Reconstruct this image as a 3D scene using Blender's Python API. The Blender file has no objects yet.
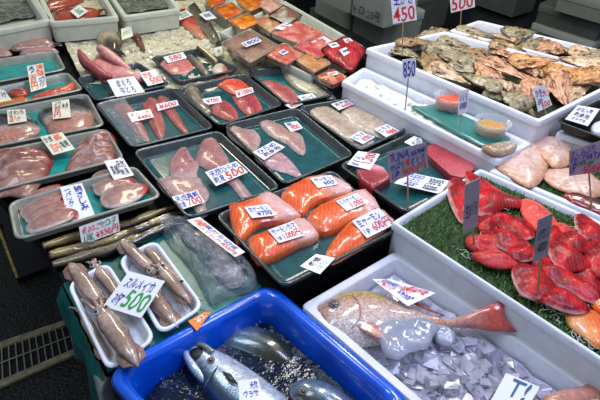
import bpy, bmesh, math, random
from mathutils import Vector, Matrix, noise
from mathutils.geometry import delaunay_2d_cdt
random.seed(7)
SC = bpy.context.scene
COL = SC.collection
PI = math.pi

# ------------------------------------------------------------------ camera
F, PITCH, ROLL, CAMZ = 560.0, math.radians(37), math.radians(5), 1.78
CP, SP, CR, SR = math.cos(PITCH), math.sin(PITCH), math.cos(ROLL), math.sin(ROLL)
XA, UA, FA = Vector((1, 0, 0)), Vector((0, SP, CP)), Vector((0, CP, -SP))
RIGHT, UP = CR * XA + SR * UA, -SR * XA + CR * UA
CAM = Vector((0, 0, CAMZ))
cd = bpy.data.cameras.new('camera'); cam = bpy.data.objects.new('camera', cd); COL.objects.link(cam)
cam.matrix_world = Matrix(((RIGHT.x, UP.x, -FA.x, 0), (RIGHT.y, UP.y, -FA.y, 0), (RIGHT.z, UP.z, -FA.z, CAMZ), (0, 0, 0, 1)))
cd.sensor_width = 36; cd.lens = F / 600 * 36; cd.clip_start = .02
SC.camera = cam

def ray(px, py):
    return RIGHT * ((px - 300) / F) + UP * ((200 - py) / F) + FA
def P(px, py, z):
    d = ray(px, py)
    return CAM + d * ((z - CAMZ) / d.z)
def onplane(px, py, o, n):
    d = ray(px, py)
    return CAM + d * ((o - CAM).dot(n) / d.dot(n))

# ------------------------------------------------------------------ materials
MATS = {}
def nodes(name):
    m = bpy.data.materials.new(name); m.use_nodes = True
    nt = m.node_tree; b = nt.nodes['Principled BSDF']
    return m, nt, b
def lin(c):
    return tuple(((v / 255) / 12.92 if v / 255 <= .04045 else ((v / 255 + .055) / 1.055) ** 2.4) for v in c)
def L4(c): return (*lin(c), 1)
def noise_node(nt, scale, detail=4, coord='Object'):
    tc = nt.nodes.new('ShaderNodeTexCoord'); n = nt.nodes.new('ShaderNodeTexNoise')
    n.inputs['Scale'].default_value = scale; n.inputs['Detail'].default_value = detail
    nt.links.new(tc.outputs[coord], n.inputs['Vector']); return n
def bump(nt, b, src, strength, dist=.002):
    bp = nt.nodes.new('ShaderNodeBump'); bp.inputs['Strength'].default_value = strength; bp.inputs['Distance'].default_value = dist
    nt.links.new(src, bp.inputs['Height']); nt.links.new(bp.outputs[0], b.inputs['Normal'])
def mat(name, rgb, rough=.5, metal=0, var=.12, nscale=40, bmp=.0, coat=0, spec=.5, bscale=None, rgb2=None):
    if name in MATS: return MATS[name]
    m, nt, b = nodes(name)
    n = noise_node(nt, nscale)
    r = nt.nodes.new('ShaderNodeValToRGB')
    c = lin(rgb); c2 = lin(rgb2) if rgb2 else tuple(v * (1 - var * 2) for v in c)
    r.color_ramp.elements[0].position = .32; r.color_ramp.elements[1].position = .68
    r.color_ramp.elements[0].color = (*c2, 1); r.color_ramp.elements[1].color = (*[min(1, v * (1 + var * .5)) for v in c], 1)
    nt.links.new(n.outputs['Fac'], r.inputs[0]); nt.links.new(r.outputs[0], b.inputs['Base Color'])
    b.inputs['Roughness'].default_value = rough; b.inputs['Metallic'].default_value = metal
    b.inputs['Coat Weight'].default_value = coat; b.inputs['Coat Roughness'].default_value = .08
    b.inputs['Specular IOR Level'].default_value = spec
    if bmp: bump(nt, b, noise_node(nt, bscale or nscale * 2, 5).outputs['Fac'], bmp)
    MATS[name] = m; return m
def flesh(name, rough=.32, coat=.7, bmp=.25, bscale=90, var=.25, nscale=70, sss=.12, wave=None, metal=0.0, gain=1.0):
    """colour comes from the mesh's own Col attribute, broken up with noise"""
    if name in MATS: return MATS[name]
    m, nt, b = nodes(name)
    a = nt.nodes.new('ShaderNodeAttribute'); a.attribute_name = 'Col'
    n = noise_node(nt, nscale, 6)
    mr = nt.nodes.new('ShaderNodeMapRange'); mr.inputs['From Min'].default_value = .3; mr.inputs['From Max'].default_value = .7
    mr.inputs['To Min'].default_value = (1 - var) * gain; mr.inputs['To Max'].default_value = (1 + var) * gain
    nt.links.new(n.outputs['Fac'], mr.inputs['Value'])
    mx = nt.nodes.new('ShaderNodeVectorMath'); mx.operation = 'SCALE'
    nt.links.new(a.outputs['Color'], mx.inputs[0]); nt.links.new(mr.outputs[0], mx.inputs['Scale'])
    out = mx.outputs[0]
    if wave:
        sc, col, amt, dis = wave
        tc = nt.nodes.new('ShaderNodeTexCoord'); w = nt.nodes.new('ShaderNodeTexWave')
        w.inputs['Scale'].default_value = sc; w.inputs['Distortion'].default_value = dis; w.inputs['Detail'].default_value = 2
        w.inputs['Detail Scale'].default_value = 1.5
        nt.links.new(tc.outputs['Object'], w.inputs['Vector'])
        rp = nt.nodes.new('ShaderNodeValToRGB'); rp.color_ramp.elements[0].position = .62; rp.color_ramp.elements[1].position = .98
        rp.color_ramp.elements[0].color = (0, 0, 0, 1); rp.color_ramp.elements[1].color = (amt, amt, amt, 1)
        nt.links.new(w.outputs['Fac'], rp.inputs[0])
        mix = nt.nodes.new('ShaderNodeMix'); mix.data_type = 'RGBA'
        nt.links.new(rp.outputs[0], mix.inputs[0]); nt.links.new(out, mix.inputs[6]); mix.inputs[7].default_value = L4(col)
        out = mix.outputs[2]
    nt.links.new(out, b.inputs['Base Color'])
    b.inputs['Roughness'].default_value = rough; b.inputs['Coat Weight'].default_value = coat; b.inputs['Coat Roughness'].default_value = .06
    b.inputs['Subsurface Weight'].default_value = sss; b.inputs['Subsurface Radius'].default_value = (.01, .004, .003); b.inputs['Subsurface Scale'].default_value = .5
    b.inputs['Metallic'].default_value = metal
    if bmp: bump(nt, b, noise_node(nt, bscale, 5).outputs['Fac'], bmp)
    MATS[name] = m; return m
def clear_mat(name, tint=(255, 255, 255), rough=.05, amount=.25, bscale=30, bmp=.8, fr=.7):
    """clear film: mostly transparent with a glossy wrinkled skin"""
    m = bpy.data.materials.new(name); m.use_nodes = True; nt = m.node_tree; nt.nodes.clear()
    o = nt.nodes.new('ShaderNodeOutputMaterial'); mix = nt.nodes.new('ShaderNodeMixShader')
    t = nt.nodes.new('ShaderNodeBsdfTransparent'); t.inputs[0].default_value = L4(tint)
    g = nt.nodes.new('ShaderNodeBsdfPrincipled'); g.inputs['Roughness'].default_value = rough; g.inputs['Base Color'].default_value = L4((225, 232, 238))
    g.inputs['Specular IOR Level'].default_value = 1
    n = noise_node(nt, bscale, 5); bp = nt.nodes.new('ShaderNodeBump'); bp.inputs['Strength'].default_value = bmp; bp.inputs['Distance'].default_value = .01
    nt.links.new(n.outputs['Fac'], bp.inputs['Height']); nt.links.new(bp.outputs[0], g.inputs['Normal'])
    lw = nt.nodes.new('ShaderNodeLayerWeight'); lw.inputs['Blend'].default_value = .35; nt.links.new(bp.outputs[0], lw.inputs['Normal'])
    ma = nt.nodes.new('ShaderNodeMath'); ma.operation = 'MULTIPLY_ADD'; ma.inputs[1].default_value = fr; ma.inputs[2].default_value = amount
    nt.links.new(lw.outputs['Fresnel'], ma.inputs[0]); nt.links.new(ma.outputs[0], mix.inputs[0])
    nt.links.new(t.outputs[0], mix.inputs[1]); nt.links.new(g.outputs[0], mix.inputs[2]); nt.links.new(mix.outputs[0], o.inputs[0])
    return m

M = dict(
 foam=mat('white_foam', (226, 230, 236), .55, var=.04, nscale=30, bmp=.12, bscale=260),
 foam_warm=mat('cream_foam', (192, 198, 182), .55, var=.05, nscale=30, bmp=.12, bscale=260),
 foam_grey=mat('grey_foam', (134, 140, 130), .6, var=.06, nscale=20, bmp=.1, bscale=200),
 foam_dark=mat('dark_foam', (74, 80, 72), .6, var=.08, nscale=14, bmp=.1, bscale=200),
 black=mat('black_plastic', (26, 30, 32), .28, var=.2, nscale=30, bmp=.06),
 tray=mat('dark_grey_tray', (62, 74, 74), .2, var=.15, nscale=30, coat=.5),
 steel=mat('steel_rim', (158, 162, 150), .25, .2, var=.1, nscale=30),
 teal=mat('teal_liner', (10, 150, 145), .22, var=.18, nscale=24, bmp=.15, bscale=50, coat=.4),
 teal_dark=mat('dark_teal_liner', (22, 84, 86), .22, var=.2, nscale=24, bmp=.15, bscale=60, coat=.4),
 teal_mid2=mat('sheet_teal', (20, 112, 108), .3, var=.2, nscale=24, bmp=.3, bscale=40),
 teal_mid=mat('mid_teal_liner', (40, 122, 120), .3, var=.18, nscale=24, bmp=.15, bscale=60),
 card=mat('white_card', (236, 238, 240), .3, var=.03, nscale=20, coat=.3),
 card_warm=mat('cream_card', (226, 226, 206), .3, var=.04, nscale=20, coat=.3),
 card_grey=mat('shaded_card', (150, 148, 160), .4, var=.06, nscale=40),  # card greyed to look shaded, the shade is put into its colour
 orange_card=mat('orange_card', (240, 130, 30), .35, var=.05, nscale=20, coat=.3),
 red_ink=mat('red_ink', (215, 40, 45), .5, var=.05), blue_ink=mat('blue_ink', (40, 55, 165), .5, var=.05),
 black_ink=mat('dark_ink', (50, 55, 85), .5, var=.05), green_ink=mat('green_ink', (30, 150, 70), .5, var=.05),
 orange_ink=mat('orange_ink', (238, 96, 30), .5, var=.05), white_ink=mat('white_ink', (245, 240, 225), .5, var=.03),
 purple_ink=mat('purple_ink', (96, 80, 150), .5, var=.05), teal_ink=mat('teal_ink', (20, 90, 120), .5, var=.05),
 stick=mat('bamboo_stick', (170, 140, 96), .6, var=.15),
 wire=mat('thin_steel', (150, 145, 130), .3, .8),
 blue=mat('blue_plastic', (0, 98, 238), .2, var=.18, nscale=12, bmp=.35, bscale=14, coat=.6),
 turf_base=mat('turf_base', (40, 64, 30), .8, var=.3, nscale=60),
 eye_white=mat('eye_ring', (205, 205, 200), .15, coat=1), eye_black=mat('eye_pupil', (14, 14, 18), .08, coat=1),
 ice=None, concrete=mat('worn_grate_frame', (176, 168, 128), .5, var=.25, nscale=30, bmp=.3),
 grate=mat('grate_bar', (160, 156, 140), .4, .2, var=.2), drain_shade=mat('drain_dark', (8, 9, 10), .6),
 yellow=mat('worn_yellow_edge', (224, 186, 84), .5, var=.3, nscale=50),
 green=mat('green_sheet', (36, 46, 26), .5, var=.25, nscale=30, bmp=.3),
 film_label=mat('film_label', (230, 230, 225), .3),
)
FLD = flesh('mottled_flesh', rough=.36, coat=.5, bmp=.35, gain=.92)
FL = flesh('fish_flesh', gain=.86, rough=.4, coat=.35, bmp=.35, wave=(22, (226, 200, 192), .07, 9)); FLS = flesh('fish_skin', rough=.25, coat=.9, bmp=.35, bscale=160, var=.35, nscale=120, sss=.03)
SAL = flesh('salmon_flesh', wave=(30, (248, 190, 150), .16, 5), var=.15, bmp=.12)
RED = flesh('red_slice', rough=.42, coat=.1, sss=.15, wave=(30, (226, 110, 110), .14, 6), var=.25, bscale=60)
RED.node_tree.nodes['Principled BSDF'].inputs['Specular IOR Level'].default_value = .25
TUN = flesh('tuna_flesh', rough=.4, coat=.3, wave=(26, (206, 130, 136), .06, 3), var=.15)
SQ = flesh('squid_skin', rough=.22, coat=.9, bmp=.2, bscale=70, var=.25, nscale=110, sss=.15)
SILV = flesh('silver_skin', rough=.22, coat=.8, bmp=.25, bscale=220, var=.3, nscale=110, sss=0, metal=.35)
SCALE = flesh('scaled_skin', rough=.25, coat=.9, bmp=.55, bscale=330, var=.3, nscale=150, sss=.03)
def scale_mat():
    m = SCALE; nt = m.node_tree; b = nt.nodes['Principled BSDF']; src = b.inputs['Base Color'].links[0].from_socket
    tc = nt.nodes.new('ShaderNodeTexCoord'); v = nt.nodes.new('ShaderNodeTexVoronoi'); v.inputs['Scale'].default_value = 190; nt.links.new(tc.outputs['Object'], v.inputs['Vector'])
    r = nt.nodes.new('ShaderNodeMapRange'); r.inputs['From Max'].default_value = .7; r.inputs['To Min'].default_value = 1.15; r.inputs['To Max'].default_value = .6; nt.links.new(v.outputs['Distance'], r.inputs['Value'])
    x = nt.nodes.new('ShaderNodeVectorMath'); x.operation = 'SCALE'; nt.links.new(src, x.inputs[0]); nt.links.new(r.outputs[0], x.inputs['Scale']); nt.links.new(x.outputs[0], b.inputs['Base Color'])
scale_mat()
ROE = flesh('roe', rough=.2, coat=.9, bmp=.9, bscale=260, var=.35, nscale=240, sss=.1)

def ice_mat(name, c1, c2, bscale, trans=.25):
    m, nt, b = nodes(name); n = noise_node(nt, bscale * .5, 5); r = nt.nodes.new('ShaderNodeValToRGB')
    r.color_ramp.elements[0].color = L4(c1); r.color_ramp.elements[1].color = L4(c2)
    r.color_ramp.elements[0].position = .3; r.color_ramp.elements[1].position = .65
    nt.links.new(n.outputs['Fac'], r.inputs[0]); nt.links.new(r.outputs[0], b.inputs['Base Color'])
    b.inputs['Roughness'].default_value = .1; b.inputs['Transmission Weight'].default_value = trans; b.inputs['IOR'].default_value = 1.31
    b.inputs['Coat Weight'].default_value = .6
    bump(nt, b, noise_node(nt, bscale, 6).outputs['Fac'], .6, .004); return m
M['ice'] = ice_mat('clear_ice', (196, 194, 214), (240, 240, 250), 60, .6)
M['ice_bed'] = ice_mat('packed_ice', (164, 160, 182), (232, 232, 244), 60, .2)
M['lump'] = ice_mat('smooth_ice_lump', (196, 204, 228), (226, 232, 246), 18, .6)
M['slush'] = ice_mat('crushed_ice', (176, 170, 138), (226, 222, 196), 190, 0)
M['slush_white'] = ice_mat('white_crushed_ice', (196, 204, 196), (236, 240, 232), 150, 0)
M['slush_dark'] = ice_mat('meltwater_ice', (60, 66, 58), (128, 134, 122), 120, 0)
M['film'] = clear_mat('clear_film', amount=.1, bscale=35)
M['bag'] = clear_mat('crumpled_clear_bag', amount=.14, bscale=45, bmp=1.0, rough=.12)
M['cup'] = clear_mat('clear_cup', amount=.03, bscale=8, bmp=.1, fr=.4)

def shell_mat():
    m, nt, b = nodes('oyster_shell'); oi = nt.nodes.new('ShaderNodeObjectInfo')
    tc = nt.nodes.new('ShaderNodeTexCoord'); mp = nt.nodes.new('ShaderNodeMapping'); mp.inputs['Scale'].default_value = (.6, 1.8, 1.2)
    n = nt.nodes.new('ShaderNodeTexNoise'); n.inputs['Scale'].default_value = 42; n.inputs['Detail'].default_value = 7; n.inputs['Distortion'].default_value = 1.2
    nt.links.new(tc.outputs['Object'], mp.inputs[0]); nt.links.new(mp.outputs[0], n.inputs['Vector'])
    r = nt.nodes.new('ShaderNodeValToRGB'); e = r.color_ramp.elements
    e[0].position = .34; e[0].color = L4((70, 60, 48)); e[1].position = .66; e[1].color = L4((255, 246, 228))
    k = e.new(.47); k.color = L4((206, 190, 164))
    nt.links.new(n.outputs['Fac'], r.inputs[0])
    mx = nt.nodes.new('ShaderNodeMix'); mx.data_type = 'RGBA'; mx.blend_type = 'MULTIPLY'; mx.inputs[0].default_value = 1
    nt.links.new(r.outputs[0], mx.inputs[6]); nt.links.new(oi.outputs['Color'], mx.inputs[7]); nt.links.new(mx.outputs[2], b.inputs['Base Color'])
    b.inputs['Roughness'].default_value = .38; b.inputs['Coat Weight'].default_value = .25
    bump(nt, b, n.outputs['Fac'], .8, .006); return m
M['shell'] = shell_mat()
def floor_mat():
    m, nt, b = nodes('wet_asphalt'); v = noise_node(nt, 160, 6); r = nt.nodes.new('ShaderNodeValToRGB')
    r.color_ramp.elements[0].color = (.004, .005, .005, 1); r.color_ramp.elements[1].color = (.075, .075, .062, 1); r.color_ramp.elements[0].position = .42; r.color_ramp.elements[1].position = .72
    nt.links.new(v.outputs['Fac'], r.inputs[0]); nt.links.new(r.outputs[0], b.inputs['Base Color'])
    b.inputs['Roughness'].default_value = .35; b.inputs['Specular IOR Level'].default_value = .3; bump(nt, b, noise_node(nt, 90, 8).outputs['Fac'], .9, .012); return m
M['floor'] = floor_mat()
def water_mat():
    m, nt, b = nodes('bin_water'); b.inputs['Base Color'].default_value = L4((10, 30, 50)); b.inputs['Roughness'].default_value = .06
    b.inputs['Specular IOR Level'].default_value = .4
    n = noise_node(nt, 26, 6); r = nt.nodes.new('ShaderNodeValToRGB'); r.color_ramp.elements[0].color = L4((6, 22, 44)); r.color_ramp.elements[1].color = L4((26, 50, 66)); r.color_ramp.elements[0].position = .4
    nt.links.new(n.outputs['Fac'], r.inputs[0]); nt.links.new(r.outputs[0], b.inputs['Base Color'])
    bump(nt, b, noise_node(nt, 30, 4).outputs['Fac'], .45, .008); return m
M['water'] = water_mat()

# ------------------------------------------------------------------ object helpers
SEEN = {}
def info(o, label=None, cat=None, group=None, kind=None):
    if label: o['label'] = label
    if cat: o['category'] = cat
    if group: o['group'] = group
    if kind: o['kind'] = kind
    return o
def link(name, me, m, parent=None, smooth=True):
    for x in (m if isinstance(m, (list, tuple)) else [m]): me.materials.append(x)
    if smooth:
        for p in me.polygons: p.use_smooth = True
    o = bpy.data.objects.new(name, me); COL.objects.link(o)
    if parent:
        o.parent = parent; o.matrix_parent_inverse = Matrix.Translation(parent.location).inverted()
    return o
def wl(o):
    v = Vector((0, 0, 0))
    while o: v = v + Vector(o.location); o = o.parent
    return v
def recenter(o):
    me = o.data
    if not len(me.vertices): return o
    xs = [v.co for v in me.vertices]
    c = Vector((sum(v.x for v in xs) / len(xs), sum(v.y for v in xs) / len(xs), min(v.z for v in xs)))
    me.transform(Matrix.Translation(-c)); o.location = c; return o
def mk(name, verts, faces, m, parent=None, cols=None, smooth=True, center=True):
    me = bpy.data.meshes.new(name); me.from_pydata([tuple(v) for v in verts], [], faces); me.update()
    if cols:
        a = me.color_attributes.new('Col', 'FLOAT_COLOR', 'POINT')
        for i, c in enumerate(cols): a.data[i].color = (c[0] ** 1.2, c[1] ** 1.2, c[2] ** 1.24, 1)
    bm = bmesh.new(); bm.from_mesh(me); bmesh.ops.recalc_face_normals(bm, faces=bm.faces); bm.to_mesh(me); bm.free()
    o = link(name, me, m, None, smooth)
    if center: recenter(o)
    if parent: o.parent = parent; o.location = o.location - wl(parent)
    return o
def empty(name, loc, label, cat, group=None):
    o = bpy.data.objects.new(name, None); COL.objects.link(o); o.location = loc; o.empty_display_size = .05
    return info(o, label, cat, group)
def sharp(o, ang=40):
    me = o.data
    try: me.set_sharp_from_angle(angle=math.radians(ang))
    except Exception: pass
    return o

def lerp(a, b, t): return tuple(x + (y - x) * t for x, y in zip(a, b))
def sm(a, b, x):
    t = max(0, min(1, (x - a) / (b - a))); return t * t * (3 - 2 * t)

def catmull(pts, n=5, closed=True):
    out = []; N = len(pts)
    rng = range(N) if closed else range(N - 1)
    for i in rng:
        if closed: p0, p1, p2, p3 = pts[(i - 1) % N], pts[i], pts[(i + 1) % N], pts[(i + 2) % N]
        else: p0, p1, p2, p3 = pts[max(i - 1, 0)], pts[i], pts[i + 1], pts[min(i + 2, N - 1)]
        for k in range(n):
            t = k / n
            out.append(.5 * ((2 * p1) + (p2 - p0) * t + (2 * p0 - 5 * p1 + 4 * p2 - p3) * t * t + (3 * p1 - p0 - 3 * p2 + p3) * t ** 3))
    if not closed: out.append(pts[-1])
    return out
def inside(p, poly):
    c = False; n = len(poly)
    for i in range(n):
        a, b = poly[i], poly[(i + 1) % n]
        if (a.y > p.y) != (b.y > p.y) and p.x < (b.x - a.x) * (p.y - a.y) / (b.y - a.y) + a.x: c = not c
    return c
def edist(p, poly):
    d = 9
    for i in range(len(poly)):
        a, b = poly[i], poly[(i + 1) % len(poly)]; ab = b - a
        t = max(0, min(1, (p - a).dot(ab) / max(ab.length_squared, 1e-12))); d = min(d, (p - a - ab * t).length)
    return d

def slab(name, px, z, th, colf, m, parent=None, edge=.25, r=None, lump=.15, axis=None, smooth_n=4, tilt=0, res=15, seed=None, p=0, bend=0, ridge=None, grow=1):
    """a cut of fish: outline traced at its own level, domed top, flat underside.  colf(t, s, d, top) -> srgb"""
    zz = z + th * .6
    if grow != 1:
        mx_, my_ = sum(x for x, y in px) / len(px), sum(y for x, y in px) / len(px); px = [(mx_ + (x - mx_) * grow, my_ + (y - my_) * grow) for x, y in px]
    poly3 = [P(x, y, zz) for x, y in px]
    poly = [Vector((p.x, p.y)) for p in poly3]
    if smooth_n > 1: poly = catmull(poly, smooth_n)
    c = sum(poly, Vector((0, 0))) / len(poly)
    if axis:
        a0, a1 = [Vector(P(*q, zz)[:2]) for q in axis]
        ax = (a1 - a0).normalized()
    else:
        sxx = sum((p.x - c.x) ** 2 for p in poly); syy = sum((p.y - c.y) ** 2 for p in poly); sxy = sum((p.x - c.x) * (p.y - c.y) for p in poly)
        th_ = .5 * math.atan2(2 * sxy, sxx - syy); ax = Vector((math.cos(th_), math.sin(th_)))
    bx = Vector((-ax.y, ax.x))
    ts = [(p - c).dot(ax) for p in poly]; ss = [(p - c).dot(bx) for p in poly]
    t0, t1, s0, s1 = min(ts), max(ts), min(ss), max(ss)
    size = max(t1 - t0, s1 - s0); h = size / res
    dmax = 0; pts = list(poly); n = len(poly); ds = [0] * n
    nu, nv = int((t1 - t0) / h) + 1, int((s1 - s0) / h) + 1
    rnd = random.Random(seed if seed is not None else int(px[0][0] * 31 + px[0][1] * 17))
    for i in range(nu + 1):
        for j in range(nv + 1):
            q = c + ax * (t0 + (i + rnd.uniform(-.2, .2)) * h) + bx * (s0 + (j + rnd.uniform(-.2, .2)) * h)
            if inside(q, poly):
                d = edist(q, poly)
                if d > h * .35: pts.append(q); ds.append(d); dmax = max(dmax, d)
    rr = r if r else max(dmax, .003)
    V, E, Fc, ov, oe, of = delaunay_2d_cdt(pts, [(i, (i + 1) % n) for i in range(n)], [], 1, 1e-6)
    verts, cols = [], []
    sd = rnd.uniform(0, 50)
    def zt(q, d):
        k = 1 - min(d / rr, 1); base = edge + (1 - edge) * (math.sqrt(max(0, 1 - k * k)) if not p else (1 - k) ** p)
        if ridge:
            s_ = ((q - c).dot(bx) - s0) / (s1 - s0); t_ = ((q - c).dot(ax) - t0) / (t1 - t0); base *= 1 + ridge[1] * math.sin((s_ + .25 * t_ * t_) * ridge[0] + sd) * sm(0, .4, min(d / rr, 1))
        nz = noise.noise(Vector((q.x * 22 + sd, q.y * 22, sd))) * lump + noise.noise(Vector((q.x * 60, q.y * 60 + sd, 0))) * lump * .5
        return max(.0015, th * base * (1 + nz))
    def cf(q, d, top):
        t = ((q - c).dot(ax) - t0) / (t1 - t0); s = ((q - c).dot(bx) - s0) / (s1 - s0)
        w = noise.noise(Vector((q.x * 30 + sd, q.y * 30, 3))) * .12
        return lin(colf(max(0, min(1, t + w)), max(0, min(1, s + w)), min(d / rr, 1), top))
    def lift(q):
        if not bend and not tilt: return 0
        t = ((q - c).dot(ax) - t0) / (t1 - t0); return bend * (2 * t - 1) ** 2 + tilt * t
    for q in V:
        d = edist(q, poly) if not ov else 0
        d = edist(q, poly); d = 0 if d < h * .05 else d
        verts.append(Vector((q.x, q.y, z + zt(q, d) + lift(q)))); cols.append(cf(q, d, 1))
    faces = [tuple(f) for f in Fc]
    # outer boundary -> skirt
    cnt = {}
    for f in faces:
        for i in range(len(f)):
            e = (f[i], f[(i + 1) % len(f)]); cnt[e] = 1
    bnd = [e for e in cnt if (e[1], e[0]) not in cnt]
    low = {}
    for a, b_ in bnd:
        for k in (a, b_):
            if k not in low:
                low[k] = len(verts); q = V[k]
                verts.append(Vector((q.x, q.y, z + lift(q)))); cols.append(cf(q, 0, 0))
        faces.append((b_, a, low[a], low[b_]))
    ci = len(verts); verts.append(Vector((c.x, c.y, z))); cols.append(cols[0])
    for a, b_ in bnd: faces.append((low[b_], low[a], ci))
    if bend or tilt:
        for i, v in enumerate(verts):
            l = lift(Vector((v.x, v.y))); b0 = Vector((v.x, v.y, v.z - l)); verts[i] = CAM + (b0 - CAM) * ((v.z - CAMZ) / (b0.z - CAMZ))
    o = mk(name, verts, faces, m, parent, cols)
    if edge > .55: sharp(o, 50)
    return o

def loft(name, pts, rad, colf, m, parent=None, seg=14, n=5, rg=0, rs=40):
    """pts: world points along a body, rad: [(half width, half height)]; colf(t, up) with up -1..1"""
    P3 = catmull(pts, n, False); R = catmull([Vector(r) for r in rad], n, False)
    verts, faces, cols = [], [], []
    N = len(P3)
    for i, p in enumerate(P3):
        tg = (P3[min(i + 1, N - 1)] - P3[max(i - 1, 0)]).normalized()
        sd = tg.cross(Vector((0, 0, 1)));
        sd = sd.normalized() if sd.length > 1e-4 else Vector((1, 0, 0))
        up = sd.cross(tg).normalized()
        for k in range(seg):
            a = 2 * PI * k / seg
            k_ = 1 + (rg * noise.fractal(Vector((p.x * rs + math.cos(a), p.y * rs + math.sin(a), 2)), 1, 2, 3) if rg else 0)
            verts.append(p + sd * k_ * math.cos(a) * max(R[i].x, .0006) + up * k_ * math.sin(a) * max(R[i].y, .0006)); cols.append(lin(colf(i / (N - 1), math.sin(a), math.cos(a))))
    for i in range(N - 1):
        for k in range(seg):
            k2 = (k + 1) % seg; faces.append((i * seg + k, i * seg + k2, (i + 1) * seg + k2, (i + 1) * seg + k))
    faces.append(tuple(range(seg))[::-1]); faces.append(tuple((N - 1) * seg + k for k in range(seg)))
    return mk(name, verts, faces, m, parent, cols)

def offs(c2, d):
    """inset a 2-D quad (list of Vector) by d"""
    n = len(c2); cen = sum(c2, Vector((0, 0))) / n; lines = []
    for i in range(n):
        a, b = c2[i], c2[(i + 1) % n]; t = (b - a).normalized(); nr = Vector((-t.y, t.x))
        if (cen - a).dot(nr) < 0: nr = -nr
        lines.append((a + nr * d, t))
    out = []
    for i in range(n):
        (p, t), (q, u) = lines[i - 1], lines[i]
        den = t.x * u.y - t.y * u.x; k = ((q.x - p.x) * u.y - (q.y - p.y) * u.x) / den; out.append(p + t * k)
    return out
def rquad(c2, d, rad, n=5):
    q = offs(c2, d) if d else list(c2); out = []; N = len(q)
    for i in range(N):
        a, b, c = q[i - 1], q[i], q[(i + 1) % N]
        if rad <= 0: out += [b.copy()] * (n + 1); continue
        u, v = (a - b).normalized(), (c - b).normalized()
        p0, p1 = b + u * rad, b + v * rad
        for k in range(n + 1):
            t = k / n; out.append(p0 * (1 - t) ** 2 + b * 2 * t * (1 - t) + p1 * t * t)
    return out
def C2(quad, z): return [Vector(P(x, y, z)[:2]) for x, y in quad]
def vessel(name, c2, prof, m, parent=None, wob=0, bottom_open=False, n=5, close_first=True):
    """prof: list of (inset, corner radius, z) loops joined in order; first and last are capped"""
    verts, faces = [], []; k = None
    for ins, rad, z in prof:
        lp = rquad(c2, ins, rad, n); k = len(lp)
        for p in lp:
            w = noise.noise(Vector((p.x * 9, p.y * 9, z * 5))) * wob if wob else 0
            w2 = noise.noise(Vector((p.x * 9, p.y * 9, 7 + z * 5))) * wob if wob else 0
            verts.append(Vector((p.x + w2, p.y + w * .5, z + w)))
    for i in range(len(prof) - 1):
        for j in range(k):
            faces.append((i * k + j, i * k + (j + 1) % k, (i + 1) * k + (j + 1) % k, (i + 1) * k + j))
    if close_first: faces.append(tuple(range(k)))
    faces.append(tuple((len(prof) - 1) * k + j for j in range(k)))
    return sharp(mk(name, verts, faces, m, parent), 50)

def tray(name, quad, zr, label, liner, rim=None, depth=.028, group='fish trays', cat='tray', gap=.002, lip=.008, rad=.03, m=None):
    c2 = C2(quad, zr); zb = zr - depth
    m = m or M['tray']
    o = vessel(name, c2, [(gap + lip + .006, rad * .7, zb), (gap + lip, rad * .8, zr - .006), (gap, rad, zr - .004), (gap + .001, rad, zr - .001), (gap + .003, rad * .95, zr), (gap + lip - .001, rad * .85, zr - .0005),
        (gap + lip + .001, rad * .8, zr - .003), (gap + lip + .009, rad * .7, zb + .004), (gap + lip + .013, rad * .6, zb + .003)], rim or m)
    info(o, label, cat, group)
    if liner:
        pr = [(gap + lip + .0125, rad * .6, zb + .0035), (gap + lip + .0135, rad * .6, zb + .0045), (gap + lip + .03, rad * .4, zb + .0045)]
        vessel('liner', c2, pr, liner, o)
    return o, zb + .005
def foam_box(name, quad, zr, zb, zf, label, m=None, wall=.022, rad=.02, cat='box', group='white foam boxes'):
    c2 = C2(quad, zr)
    o = vessel(name, c2, [(.008, rad, zb), (.004, rad, zr - .022), (.0, rad, zr - .02), (.0, rad, zr - .004), (.003, rad, zr), (wall - .004, rad * .8, zr), (wall, rad * .8, zr - .004), (wall + .006, rad * .7, zf), (wall + .012, rad * .6, zf - .001)], m or M['foam'])
    return info(o, label, cat, group)

# writing --------------------------------------------------------------
TC = {}
def textmesh(s, bold=.008):
    key = (s, bold)
    if key not in TC:
        cu = bpy.data.curves.new('t', 'FONT'); cu.body = s; cu.offset = bold; cu.resolution_u = 3; cu.align_x = 'CENTER'; cu.space_line = .95
        o = bpy.data.objects.new('t', cu); COL.objects.link(o); dg = bpy.context.evaluated_depsgraph_get(); dg.update()
        me = bpy.data.meshes.new_from_object(o.evaluated_get(dg))
        vs = [v.co.copy() for v in me.vertices]; fs = [tuple(p.vertices) for p in me.polygons]
        bpy.data.objects.remove(o); bpy.data.curves.remove(cu); bpy.data.meshes.remove(me)
        x0 = min(v.x for v in vs); x1 = max(v.x for v in vs); y0 = min(v.y for v in vs); y1 = max(v.y for v in vs)
        TC[key] = ([((v.x - x0) / (x1 - x0), (v.y - y0) / (y1 - y0)) for v in vs], fs)
    return TC[key]
def write(corners, lines, parent, lift=.0012):
    tl, tr, br, bl = corners; n = (tr - tl).cross(bl - tl).normalized()
    if n.dot(CAM - tl) < 0: n = -n
    rnd = random.Random(len(lines) * 7 + int(tl.x * 1000))
    for s, ink, (u0, v0, u1, v1) in lines:
        uv, fs = textmesh(s); sh = rnd.uniform(-.04, .1); rise = rnd.uniform(-.03, .05); vs = []
        for u, v in uv:
            u_ = u0 + (u1 - u0) * u + sh * (v - .5) * (v1 - v0); v_ = v0 + (v1 - v0) * v + rise * (u - .5)
            u_ += .015 * math.sin(v * 9 + u * 7); v_ += .018 * math.sin(u * 11 + sh * 90)
            top = tl.lerp(tr, u_); bot = bl.lerp(br, u_); vs.append(bot.lerp(top, v_) + n * lift)
        mk('lettering', vs, fs, M[ink], parent, smooth=False)
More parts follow.
